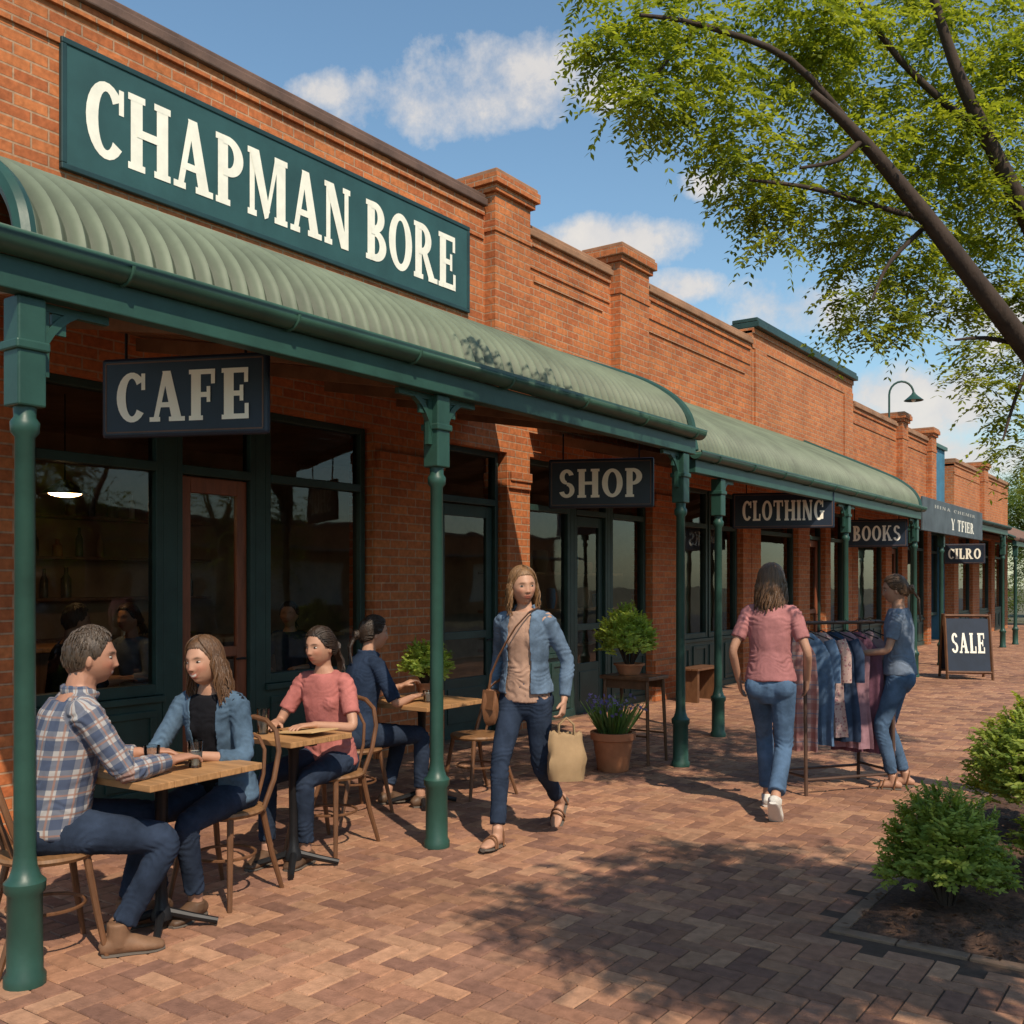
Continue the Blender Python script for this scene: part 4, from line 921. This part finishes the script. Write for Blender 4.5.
def person(label,loc,face,s=1.0,male=False,pz=.92,lean=.05,twist=0,side=0,head=(0,0,0),arms=None,epole=None,legs=None,kpole=(0,1,.1),palms=None,curl=(.5,.5),hdir=(None,None),skin=(.44,.235,.155),hair=('long',.24,'hbrown'),top=None,inner=None,jeans='jean',shoes=('shoe','shoe'),vox=.006,eyes=True,footyaw=(0,0),group=None,jw=0,smile=0):
    global PN; PN+=1
    root=thing('person',label,'person',loc,facing(*face),group,s)
    P=V((0,0,pz))
    def sp(t): a=lean*(.7+.6*max(t,0)); b=side*(.5+t); return P+V((math.sin(b)*t,math.sin(a)*t,math.cos(a)*t))
    def rt(t): a=twist*max(0,min(1,t/.45)); return V((math.cos(a),math.sin(a),0))
    def fw(t): r_=rt(t); return V((-r_.y,r_.x,0))
    if male: TR=[(-.10,.12,.10),(-.03,.160,.115),(.05,.155,.115),(.14,.150,.113),(.24,.156,.116),(.34,.168,.120),(.42,.172,.114),(.475,.148,.090),(.515,.098,.070),(.55,.066,.062)]; sw=.178; ak=1.04
    else: TR=[(-.10,.11,.095),(-.03,.155,.112),(.05,.142,.103),(.13,.120,.092),(.20,.113,.086),(.28,.123,.092),(.36,.134,.098),(.42,.138,.090),(.47,.118,.074),(.51,.075,.056),(.55,.050,.050)]; sw=.148; ak=.85
    sh=[sp(.455)+rt(.45)*sw,sp(.455)-rt(.45)*sw]; hip=[P+V((.082,0,-.02)),P+V((-.082,0,-.02))]
    E=[];Wr=[]
    for i in(0,1):
        ep=(epole[i] if epole else ((.5 if i==0 else -.5),-.6,-.6)); e,wv=ik(sh[i],V(arms[i]),.285,.245,ep); E.append(e);Wr.append(wv)
    Kn=[];An=[]
    for i in(0,1):
        k,a=ik(hip[i],V(legs[i][0]),.43,.41,(kpole[0] if i==0 else -kpole[0],kpole[1],kpole[2])); Kn.append(k);An.append(a)
    def armp(i,f):
        if f<.85: return sh[i].lerp(E[i],f)
        if f>1.15: return E[i].lerp(Wr[i],f-1)
        t=(f-.85)/.3; a=sh[i].lerp(E[i],.85); c=E[i].lerp(Wr[i],.15); return a*(1-t)**2+E[i]*2*t*(1-t)+c*t*t
    def armr(f): return float(np.interp(f,[0,.35,.8,1,1.3,1.7,2],[.050,.046,.039,.036,.037,.029,.025]))*ak
    def legp(i,f):
        if f<.88: return hip[i].lerp(Kn[i],f)
        if f>1.12: return Kn[i].lerp(An[i],f-1)
        t=(f-.88)/.24; a=hip[i].lerp(Kn[i],.88); c=Kn[i].lerp(An[i],.12); return a*(1-t)**2+Kn[i]*2*t*(1-t)+c*t*t
    def legr(f): return float(np.interp(f,[0,.4,.9,1,1.3,1.7,2],[.088,.074,.056,.053,.051,.039,.035]))*(1.05 if male else .96)
    fs_arm=[0,.3,.6,.85,.93,1,1.07,1.15,1.4,1.7,2]; fs_leg=[0,.3,.6,.88,.94,1,1.06,1.12,1.4,1.7,2]
    b=MB()
    b.add(*loft([sp(t) for t,_,_ in TR],[(a*.88,c*.88) for _,a,c in TR],[rt(t) for t,_,_ in TR],20))
    nb=sp(.53); hyaw,hpit,hrol=head
    HM=Matrix.Rotation(hyaw,4,'Z')@Matrix.Rotation(hpit,4,'X')@Matrix.Rotation(hrol,4,'Y')
    hc=nb+V((0,math.sin(lean)*.09+.022,.132)); HM=Matrix.Translation(hc)@HM
    b.add(*loft([sp(.47),nb+V((0,.0,.02)),HM@V((0,-.018,-.05))],[.058*(1.08 if male else .88),.052*(1.1 if male else .86),.052*(1.1 if male else .86)],None,14))
    hv,hf=HEADS[male]; b.add([HM@V(p) for p in hv],hf)
    for sx in(-1,1):
        e=MB().ell((0,0,0),(.008,.016,.029),12,8); mm=HM@Matrix.Translation((sx*.075,-.006,-.012))@Matrix.Rotation(sx*-.35,4,'Z'); b.add([mm@V(p) for p in e.v],e.f)
    for i in(0,1):
        b.add(*loft([sp(.44),sh[i]],[.058,.042*ak],None,12)); b.add(*loft([armp(i,f) for f in fs_arm],[armr(f)*(.92 if f<1.5 else 1) for f in fs_arm],None,12))
        b.add(*loft([legp(i,f) for f in fs_leg],[legr(f)*(.78 if f<1.9 else .95) for f in fs_leg],None,14))
        d=(V(hdir[i]) if hdir[i] is not None else (Wr[i]-E[i])).normalized()
        n=V(palms[i]) if palms else V((-1 if i==0 else 1,0,0)); n=(n-d*n.dot(d)).normalized()
        wv=d.cross(n) if i==0 else n.cross(d); w0=Wr[i]; hs=1.05 if male else .93
        b.add(*loft([w0-d*.01,w0+d*.03*hs,w0+d*.065*hs,w0+d*.09*hs],[(.026,.018),(.036*hs,.015),(.040*hs,.014),(.036*hs,.012)],[wv]*4,12))
        for j,(o,l) in enumerate(((.030,.068),(.0105,.078),(-.0095,.072),(-.029,.056))):
            p=w0+d*(.085*hs)+wv*o*hs; a=curl[i]*(.35+.06*j); pts=[p-d*.02]; dd=(d+wv*o*2.6).normalized()
            for k in range(3): 
                an=a*(k+.6); q=dd*math.cos(an)+n*math.sin(an); pts.append(p:=p+q*(l*hs*(.42,.32,.26)[k]))
            b.add(*loft(pts,[.0092*hs,.0085*hs,.008*hs,.007*hs],None,8))
        p=w0+d*.028*hs+wv*.026*hs; q=(d*.62+wv*.72+n*.25).normalized(); q2=(d*.85+wv*.3+n*.4).normalized()
        b.add(*loft([p-q*.012,p+q*.035*hs,p+q*.035*hs+q2*.032*hs],[.0135*hs,.011*hs,.0085*hs],None,8))
    feet=[]
    for i in(0,1):
        pit=legs[i][1]; yw=footyaw[i]; f=V((math.sin(yw)*math.cos(pit),math.cos(yw)*math.cos(pit),-math.sin(pit))); r_=V((math.cos(yw),-math.sin(yw),0)); u=r_.cross(f).normalized()
        feet.append((An[i],f,r_,u))
        pp_=[An[i]-u*(.078-h)+f*a for a,h,_,_ in FT]; b.add(*loft(pp_,[(w_*.93,h_*.93) for _,_,w_,h_ in FT],[r_]*len(FT),12)); b.add(*loft([An[i]+u*.03,An[i]-u*.04],[.034,.033],None,10))
    me=fuse(b,vox*.9,1); co_=vco(me); im=np.array(HM.inverted()); hl=co_@im[:3,:3].T+im[:3,3]
    sk_=np.array(skin); C=np.tile(sk_,(len(co_),1)); X,Y,Z=hl[:,0],hl[:,1],hl[:,2]; front=(Y>.045)&(np.abs(Z)<.13)&(np.abs(X)<.08)
    g=lambda a,w_:np.exp(-(a/w_)**2); aX=np.abs(X)
    def tint(mask,c): 
        nonlocal C; C=C*(1-mask[:,None])+np.array(c)*mask[:,None]
    tint(front*.42*g(aX-.042,.02)*g(Z+.028,.02),sk_*np.array((1.12,.68,.64)))
    tint(front*.30*g(X,.012)*g(Z+.03,.012),sk_*np.array((1.1,.72,.66)))
    cz=Z-(.10+.26*smile)*X*X/.02
    if smile>0:
        tint(front*np.clip(1.5*g(X,.024)*(g(cz+.0560,.0045)+g(cz+.0715,.0055)),0,.9),sk_*np.array((.82,.34,.34)))
        tint(front*np.clip(1.5*(aX<.019)*g(cz+.0635,.0038),0,.95),(.72,.68,.62))
        tint(front*.35*g(aX-.030,.006)*g(Z+.052,.014),sk_*.55)
    else:
        tint(front*np.clip(1.3*g(X,.021)*(g(cz+.0575,.0055)+g(cz+.0695,.006)),0,.85),sk_*np.array((.85,.42,.42)))
        tint(front*.8*g(X,.023)*g(cz+.0632,.0022),(.08,.03,.025))
    hcX=np.array({'hbrown':(.07,.04,.022),'hdark':(.02,.013,.01),'hgrey':(.06,.045,.035),'hblond':(.10,.055,.028)}[hair[2]])
    tint(front*np.clip(1.3*g(aX-.032,.016)*g(Z-.0205+.30*(aX-.031)**2/.02,.0038),0,.9),hcX)
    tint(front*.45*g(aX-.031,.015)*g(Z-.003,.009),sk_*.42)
    tint(front*.7*g(aX-.008,.004)*g(Z+.040,.003),sk_*.25)
    if male: tint(((Y>-.02)&(Z<-.035)&(Z>-.13)&(aX<.08))*.36*np.clip((-.035-Z)/.02,0,1),sk_*np.array((.5,.48,.5)))
    setcol(me,C); put(me,'body',M['skin'],root)
    if eyes:
        ez=.0062 if smile else .0070
        for sx in(-1,1):
            e=MB().ell((0,0,0),(.0135,.0135,ez),20,14); cv=[]
            for p in e.v:
                yy=p[1]/.0135; rr=math.hypot(p[0],p[2]*1.35)/.0135
                c=(.46,.42,.38)
                if yy>0 and rr<.58: c=(.04,.025,.016)
                if yy>0 and rr<.22: c=(.005,.005,.005)
                if p[2]>ez*.45: c=(.02,.014,.01)
                cv.append(c)
            mm=HM@Matrix.Translation((sx*.031,.0680,.002))@Matrix.Rotation(sx*-.22,4,'Z')
            e.v=[tuple(mm@V(p)) for p in e.v]; o=e.build('eye',M['eye'],root,local=True,smooth=True); setcol(o.data,cv)
    sit=pz<.75
    off=.003; t=MB(); PR=[x for x in TR if x[0]<.09]; PR=PR+[(.085,TR[2][1]*.98,TR[2][2]*.98)]
    t.add(*loft([sp(a) for a,_,_ in PR],[(x+off,y+off) for _,x,y in PR],[rt(0)]*len(PR),20))
    for i in(0,1):
        LR=[(f,legr(f)+off+(.003 if f<1 else .008*min(1,f-1)+jw*max(0,f-.9))) for f in [0,.25,.5,.75,.88,.94,1,1.06,1.12,1.3,1.6,1.88]]
        t.add(*loft([legp(i,f)+( V((0,-.006,0)) if (1.2<f<1.7 and not sit) else V((0,0,0))) for f,_ in LR],[r_ for _,r_ in LR],None,16,False))
        bt=hip[i]+V((0,-.045,-.02 if not sit else -.01)); m_=MB().ell(tuple(bt),(.082,.074,.084)); t.add(m_.v,m_.f)
    me=fuse(t,vox*1.25,5); wrinkle(me,.003,14,PN*3.1,[(Kn[i],(An[i]-hip[i]) if not sit else (An[i]-Kn[i])) for i in(0,1)]+[(An[i]+V((0,0,.06)),Kn[i]-An[i]) for i in (0,1)]+[(hip[i]+V((0,.05,0)),Kn[i]-hip[i]) for i in (0,1)]); put(me,'trousers',M[jeans],root)
    def make_top(mname,name,off,hem,slv,gap=None,collar=False,loose=0):
        t=MB(); hemr=np.interp(hem,[x[0] for x in TR],[x[1] for x in TR]),np.interp(hem,[x[0] for x in TR],[x[2] for x in TR])
        rg=[(hem,hemr[0]+loose,hemr[1]+loose)]+[(a,x+loose*(1 if a<.3 else .3),y+loose*(1 if a<.3 else .3)) for a,x,y in TR if hem+.02<a<.515]
        t.add(*loft([sp(a) for a,_,_ in rg],[(x+off,y+off) for _,x,y in rg],[rt(a) for a,_,_ in rg],22,False))
        if not male:
            for sx in(-1,1):
                c=sp(.335)+rt(.4)*(.060*sx)+fw(.4)*.052; m_=MB().ell(tuple(c),(.056+off*.5,.050+off*.6,.062+off*.5)); t.add(m_.v,m_.f)
        so_=off*(.48 if gap else .65)
        for i in(0,1):
            t.add(*loft([sp(.435),sp(.452).lerp(sh[i],.55)+V((0,0,.008)),sh[i]],[.062+off*.8,.053*ak+off*.8,.050*ak+so_],None,14))
            if slv>0:
                fl=[f for f in [0,.2,.4,.6,.8,.87,.93,1,1.07,1.13,1.2,1.4,1.6,1.8] if f<slv-.04]+[slv]
                t.add(*loft([armp(i,f) for f in fl],[armr(f)+so_+(.002 if slv>1 else .008*f) for f in fl],None,14,False))
        if collar:
            cp=[]; a0=.55
            for k in range(17):
                an=a0+(2*PI-2*a0)*k/16; cp.append(sp(.525)+rt(.5)*(math.sin(an)*.064*(1.08 if male else .90))+fw(.5)*(math.cos(an)*.068)+V((0,0,-.035*max(0,math.cos(an))+.008)))
            t.add(*loft(cp,[(.009,.022)]*17,None,8))
        me=fuse(t,vox*1.2,4)
        wrinkle(me,.004,12,PN*1.7+off*100,[(E[i],Wr[i]-sh[i]) for i in(0,1)]+[(sh[i]+(E[i]-sh[i])*.12-rt(.4)*(.03 if i==0 else -.03),E[i]-sh[i]) for i in (0,1)]+[(sp(.10)+fw(.1)*.1,V((0,0,1))),(sp(.12)+rt(.1)*.1,V((.3,0,1))),(sp(.12)-rt(.1)*.1,V((-.3,0,1)))])
        if gap:
            bm=bmesh.new(); bm.from_mesh(me); dl=[]
            for v in bm.verts:
                tt=(v.co.z-P.z)/max(.5,math.cos(lean)); c=sp(tt); dx=(v.co-c).dot(rt(tt)); dy=(v.co-c).dot(fw(tt))
                gw=gap[0]+(gap[1]-gap[0])*max(0,min(1,(tt-hem)/(.5-hem)))
                if dy>.02 and dy<.22 and abs(dx)<gw and tt<.56: dl.append(v)
            bmesh.ops.delete(bm,geom=dl,context='VERTS')
            for _ in range(3):
                be=[v for v in bm.verts if v.is_boundary]; bmesh.ops.smooth_vert(bm,verts=be,factor=.5,use_axis_x=True,use_axis_y=True,use_axis_z=True)
            bm.to_mesh(me); bm.free()
        if mname=='plaid':
            c=vco(me); best=np.full(len(c),9.); pl=np.zeros((len(c),3),np.float32)
            pl[:,0]=np.arctan2(c[:,0],c[:,1]-np.interp(c[:,2]-pz,[0,.5],[sp(0).y,sp(.5).y]))*.15; pl[:,1]=c[:,2]
            for i in(0,1):
                for a,b2,base_ in((sh[i],E[i],0),(E[i],Wr[i],.285)):
                    A_=np.array(a);D_=np.array(b2-a); l=np.linalg.norm(D_); D_=D_/l; k=np.clip((c-A_)@D_,0,l); ds=np.linalg.norm(c-A_-k[:,None]*D_,axis=1)
                    u=np.cross(D_,np.array([0.3,.2,.9])); u/=np.linalg.norm(u); v_=np.cross(D_,u); rel=c-A_; ang=np.arctan2(rel@u,rel@v_)
                    m_=(ds<.075)&(ds<best)&((np.abs(c[:,0])>sw*.86)|(k+base_>.12)); best=np.where(m_,ds,best); pl[m_,0]=ang[m_]*.055; pl[m_,1]=(k+base_)[m_]
            at_=me.attributes.new('pl','FLOAT_VECTOR','POINT'); at_.data.foreach_set('vector',pl.ravel())
        o=put(me,name,M[mname],root)
        if gap: q=o.modifiers.new('solid','SOLIDIFY'); q.thickness=.006; q.offset=-1
        return o
    if inner: make_top(inner,'undershirt',.010,-.04,0)
    mname,name,slv,gap,collar,hem=top
    make_top(mname,name,.013 if not inner else .020,hem,slv,gap,collar,.008 if not gap else .012)
    for i,(a,f,r_,u) in enumerate(feet):
        kind=shoes[0]
        if kind!='sandal':
            m_=MB(); m_.add(*loft([a-u*(.078-h)+f*q for q,h,_,_ in FT],[(w_+.006,h_+.005) for _,_,w_,h_ in FT],[r_]*len(FT),16))
            m_.add(*loft([a+u*(.05 if kind=='boot' else -.005),a-u*.045],[.046,.045],None,12,False))
            me=fuse(m_,.006,3); o=put(me,'shoe',M[kind],root)
        else:
            m_=MB()
            for q,w_,h_ in((.105,.047,.03),(.08,.046,.034),(-.01,.040,.06)):
                m_.tube([a-u*.078+f*(q-.02*math.sin(t_))+r_*(w_*math.cos(t_))+u*(h_*2*math.sin(t_)*.95+.004) for t_ in [PI*k/12 for k in range(13)]],.006,6)
            o=m_.build('sandal',M['leather'],root,local=True,smooth=True)
        m_=MB(); m_.add(*loft([a-u*.0765+f*q for q,_,_,_ in FT2],[(w_,.010) for _,_,w_,_ in FT2],[r_]*len(FT2),16,False)); m_.build('sole',M['sneaker'] if kind=='sneaker' else M['sole'],o,local=True,smooth=True)
    hm=make_hair(hair[0],hair[1],PN*7+1); hm.v=[tuple(HM@V(p)) for p in hm.v]; hm.build('hair',M[hair[2]],root,local=True,smooth=True)
    return root,dict(W=Wr,E=E,sp=sp,HM=HM)
EP=((.7,-.5,-.7),(-.7,-.5,-.7)); EB=((.5,-1,0),(-.5,-1,0))
person('man in a blue and white plaid shirt seated at the nearest cafe table',(-4.12,2.36,0),(.36,.94),1.08,True,.53,.20,0,head=(-.25,-.04,0),arms=((.10,.44,.745),(-.16,.38,.745)),epole=EP,legs=(((.15,.22,.08),0),((-.15,.32,.08),0)),kpole=(.15,1,.6),palms=DN,curl=(.8,.8),hdir=((-.45,.85,.06),(.25,.9,.06)),skin=(.40,.20,.13),hair=('short',0,'hgrey'),top=('plaid','shirt',1.9,None,True,-.05),jeans='jeand',shoes=('boot',),footyaw=(.15,-.15),smile=1)
person('smiling woman in a blue denim shirt seated opposite the man in plaid',(-4.16,3.30,0),(.28,-1),1.02,False,.54,.22,.07,head=(-.10,-.03,.10),arms=((.14,.39,.770),(-.10,.36,.770)),epole=EP,legs=(((.11,.34,.08),0),((-.06,.30,.08),0)),kpole=(.1,1,.6),palms=DN,curl=(.7,.9),hdir=((-.5,.8,.03),(.5,.8,.03)),hair=('long',.22,'hbrown'),top=('jacket2','shirt',1.55,(.05,.075),True,-.05),inner='black',jeans='jeand',shoes=('shoe',),smile=1)
person('woman in a pink top seated at the small table with the tan menu',(-4.42,4.30,0),(.2,-1),1.02,False,.54,.13,0,head=(-.18,-.06,0),arms=((.13,.36,.775),(-.12,.34,.775)),epole=EP,legs=(((.12,.44,.08),0),((-.08,.36,.08),0)),kpole=(.15,1,.6),palms=DN,curl=(.7,.7),hdir=((-.4,.85,.03),(.4,.85,.03)),hair=('bun',.14,'hdark'),top=('pink','shirt',.70,None,False,-.05),jeans='jeand',shoes=('shoe',))
person('woman in navy with tied back dark hair seated at the table behind the post',(-4.95,5.06,0),(.30,1),1.06,False,.525,.18,0,head=(-.25,-.05,0),arms=((.13,.36,.745),(-.06,.38,.80)),epole=EP,legs=(((.13,.42,.08),0),((-.10,.30,.08),0)),kpole=(.15,1,.6),palms=DN,curl=(.7,1.2),hdir=((-.2,.9,.1),(.3,.8,.4)),hair=('bun',.16,'hdark'),top=('navycloth','shirt',.9,None,True,-.05),jeans='jeand',shoes=('shoe',))
wk,wi=person('woman in an open denim jacket walking along the paving with a paper bag',(-3.60,5.20,0),(.16,-.98),1.03,False,.872,.04,.05,head=(.80,.0,.05),arms=((.245,-.03,.86),(-.262,.02,.85)),epole=((.4,-1,0),(-.4,-1,0)),legs=(((.04,.31,.085),-.08),((-.06,-.36,.160),.85)),kpole=(.05,1,0),palms=((-1,.2,0),(1,.1,0)),curl=(.6,1.9),skin=(.46,.25,.165),hair=('long',.17,'hblond'),top=('jacket','jacket',1.9,(.080,.065),True,.015),inner='tan',jeans='jeand',shoes=('sandal',))
person('woman in a dusty pink top and blue jeans seen from behind beside the clothes rack',(-2.58,6.72,0),(-.22,.98),1.04,False,.885,.02,-.03,head=(-.2,.05,0),arms=((.225,.10,.885),(-.222,.06,.875)),epole=EB,legs=(((.07,-.28,.155),.80),((-.05,.22,.085),0)),kpole=(.05,1,0),palms=((-1,.2,0),(1,.2,0)),curl=(.7,.7),hair=('long',.20,'hbrown'),top=('rose','shirt',.66,None,False,.0),jeans='jean',shoes=('sneaker',),jw=.012)
person('woman in a grey blue top browsing at the far side of the clothes rack',(-2.07,8.12,0),(-.95,-.22),.99,False,.905,.02,0,head=(.10,-.14,0),arms=((.13,.34,1.02),(-.11,.31,1.06)),epole=((.5,-1,-.3),(-.5,-1,-.3)),legs=(((.09,-.04,.08),0),((-.08,.05,.08),0)),kpole=(.05,1,0),palms=((-.6,.2,-.8),(.6,.2,-.8)),curl=(.8,.8),hair=('bun',.22,'hbrown'),top=('greyblue','shirt',.66,None,False,-.01),jeans='jean',shoes=('sandal',))
for (x,y,fc,lab,tp,hr,ml) in ((-7.35,4.30,(.3,1),'dim patron seated leftmost behind the cafe window','black','hdark',True),(-7.45,5.02,(.2,-1),'dim patron seated second behind the cafe window','greyblue','hdark',False),(-7.2,6.5,(.7,-1),'dim dark haired patron seated behind the right cafe window','navycloth','hdark',False)):
    person(lab,(x,y,0),fc,1.04,ml,.60,.12,0,head=(0,0,0),arms=((.15,.36,.8),(-.15,.36,.8)),legs=(((.1,.42,.08),0),((-.1,.38,.08),0)),kpole=(.1,1,.6),palms=DN,hair=('short' if ml else 'bun',.1,hr),top=(tp,'shirt',1.5,None,False,-.04),jeans='black',vox=.011,eyes=False,group='patrons inside the cafe')
    t=thing('bar_stool',lab.replace('dim patron','stool under the patron').replace('dim dark haired patron','stool under the dark haired patron'),'stool',(x,y,0)); MB().lathe([(.17,.47),(.18,.50),(.01,.505)],(x,y,0),20).build('seat',M['chairwood'],t,smooth=True)
    for k in range(4): a=PI/4+k*PI/2; MB().tube([(x+.1*math.cos(a),y+.1*math.sin(a),.47),(x+.17*math.cos(a),y+.17*math.sin(a),.01)],.014,6).build('leg',M['chairwood'],t)
mw=Mw(wk); hd=wi['W'][1]; bc=mw@(hd+V((-.015,.0,-.10)))
rz=wk.rotation_euler.z
t=thing('paper_bag','crumpled tan paper shopping bag in the hand of the walking woman','bag',(bc.x,bc.y,bc.z-.395),rz+.5)
n=12; vs=[];fs=[]
for j in range(n+1):
    z=.01+.29*j/n; 
    for i in range(28):
        a=2*PI*i/28; c,s_=math.cos(a),math.sin(a); k=(abs(c)**3.0+abs(s_)**3.0)**(-1/3.0); g=1+.14*noise.noise(V((c*2.2,s_*2.2,z*9)))+.07*noise.noise(V((c*6,s_*6,z*22)))
        bl=1+.16*math.sin(PI*j/n)
        vs.append((k*c*(.106-.018*j/n)*g*bl,k*s_*(.075-.050*(z/.30)**2)*g*bl,z+(.026*noise.noise(V((c*3,s_*3,5+z)))*(j>0))))
for j in range(n):
    for i in range(28): fs.append((j*28+i,j*28+(i+1)%28,(j+1)*28+(i+1)%28,(j+1)*28+i))
fs.append(tuple(range(27,-1,-1))); MB().add(vs,fs).build('sack',M['bag'],t,local=True,smooth=True,solid=.003)
for s_ in(-1,1): MB().tube([(-.05,s_*.022,.28),(-.045,s_*.018,.35),(0,s_*.004,.39),(.045,s_*.018,.35),(.05,s_*.022,.28)],.006,6).build('handle',M['bag'],t,local=True,smooth=True)
t=thing('shoulder_bag','brown leather bag slung across the walking woman at her hip','bag',wk.location,rz,s=1.03)
m=MB(); m.add(*loft([(.125,.175,.80),(.175,.165,.80),(.215,.10,.80)],[(.10,.028),(.115,.040),(.10,.03)],(0,0,1),16)); m.build('pouch',M['leather'],t,local=True,smooth=True)
MB().add([(.11,.205,.905),(.205,.17,.905),(.215,.18,.79),(.115,.218,.79)],[(0,1,2,3)]).build('flap',M['leather'],t,local=True,solid=.01)
MB().tube([(.17,.165,.90),(.155,.168,1.0),(.10,.175,1.11),(.04,.190,1.20),(-.02,.190,1.29),(-.075,.125,1.375),(-.088,.03,1.400),(-.07,-.07,1.37),(-.02,-.145,1.27),(.06,-.15,1.12),(.16,-.12,.99),(.21,.02,.93),(.20,.12,.90)],[(.004,.014)]*13,6).build('strap',M['leather'],t,local=True,smooth=True)
# ------------------------------------------------------------------ clothes rack
RX,RM,RZ,RR=-2.50,7.84,1.29,-.62; hlf=.40
t=thing('clothes_rack','dark clothes rack standing on the paving, full of garments','rack',(RX,RM,0),RR)
MB().tube([(0,-hlf-.05,RZ),(0,hlf+.05,RZ)],.014,10).build('rail',M['rackwood'],t,smooth=True,local=True)
for y in(-hlf,hlf):
    for s_ in(-1,1): MB().tube([(s_*.19,y,RZ+.03),(s_*.21,y,.0)],.014,8).build('leg',M['rackwood'],t,smooth=True,local=True)
    MB().tube([(-.19,y,RZ),(.19,y,RZ)],.012,8).build('crossbar',M['rackwood'],t,smooth=True,local=True)
    MB().tube([(-.205,y,.14),(.205,y,.14)],.011,8).build('crossbar',M['rackwood'],t,smooth=True,local=True)
for s_ in(-1,1): MB().tube([(s_*.205,-hlf,.12),(s_*.205,hlf,.12)],.011,8).build('stretcher',M['rackwood'],t,smooth=True,local=True)
gm=[('pink and cream checked dress hanging nearest on the rack',checkmat('pink_check',(.50,.35,.31),(.34,.12,.11),(.16,.18,.26),.11),.90,.90),('mid blue denim shirt hanging second on the rack',cloth('rack_denim',(.10,.165,.27)),.86,1.04),('pale floral blouse hanging in the middle of the rack',floralmat('pale_floral',(.46,.31,.28),(.30,.13,.15),(.55,.47,.42),40),.80,1.0),('dark denim jacket hanging behind the floral blouse',cloth('rack_dark_denim',(.035,.055,.10)),.84,1.06),('dusty mauve blouse hanging on the rack',cloth('mauve',(.30,.17,.20)),.90,1.06),('plum coloured dress hanging on the rack',cloth('plum',(.17,.075,.11)),.94,1.06),('pale mauve long dress hanging farthest on the rack',cloth('pale_mauve',(.36,.24,.26)),.92,1.10)]
ng=len(gm)
for i,(lab,mm,ln,wf) in enumerate(gm):
    y=-hlf+.06+i*(2*hlf-.12)/(ng-1); t=thing('hanging_garment',lab,'garment',(RX-math.sin(RR)*y,RM+math.cos(RR)*y,RZ),RR+.68+random.uniform(-.12,.12),'clothes on the rack'); nx,nz=26,24; vs=[];fs=[]; ph=random.uniform(0,6)
    for side in (1,-1):
        o=len(vs)
        for j in range(nz+1):
            v=j/nz; hw=wf*(.030+.135*min(1,v*9)**.7+.030*v+.010*math.sin(ph+v*7)); z=-.08-ln*v if v>0 else -.075
            for k in range(nx+1):
                u=-1+2*k/nx; zz=z-.055*abs(u)*(1-v)*min(1,v*9)
                yy=side*(.016+.010*math.cos(u*PI/2))*math.sqrt(max(0,1-u*u))+.024*v*math.sin(u*7+ph)+.016*v*math.sin(u*15+ph*2)
                vs.append((u*hw,yy,zz))
        for j in range(nz):
            for k in range(nx): a=o+j*(nx+1)+k; fs.append((a,a+1,a+nx+2,a+nx+1))
    MB().add(vs,fs).build('cloth',mm,t,local=True,smooth=True)
    if i in (1,2,3):
        for s_ in(-1,1): MB().add(*loft([(s_*.145*wf,0,-.13),(s_*.185*wf,.005,-.25),(s_*.19*wf,.01,-.46)],[(.042,.02),(.045,.022),(.040,.018)],(1,0,0),10,False)).build('sleeve',mm,t,local=True,smooth=True)
    MB().tube([(0,0,-.06),(0,0,-.012),(.012,0,.012),(0,0,.022),(-.014,0,.012)],.003,5).tube([(-.15*wf,0,-.125),(0,0,-.06),(.15*wf,0,-.125)],.006,6).build('hanger',M['iron'],t,local=True)
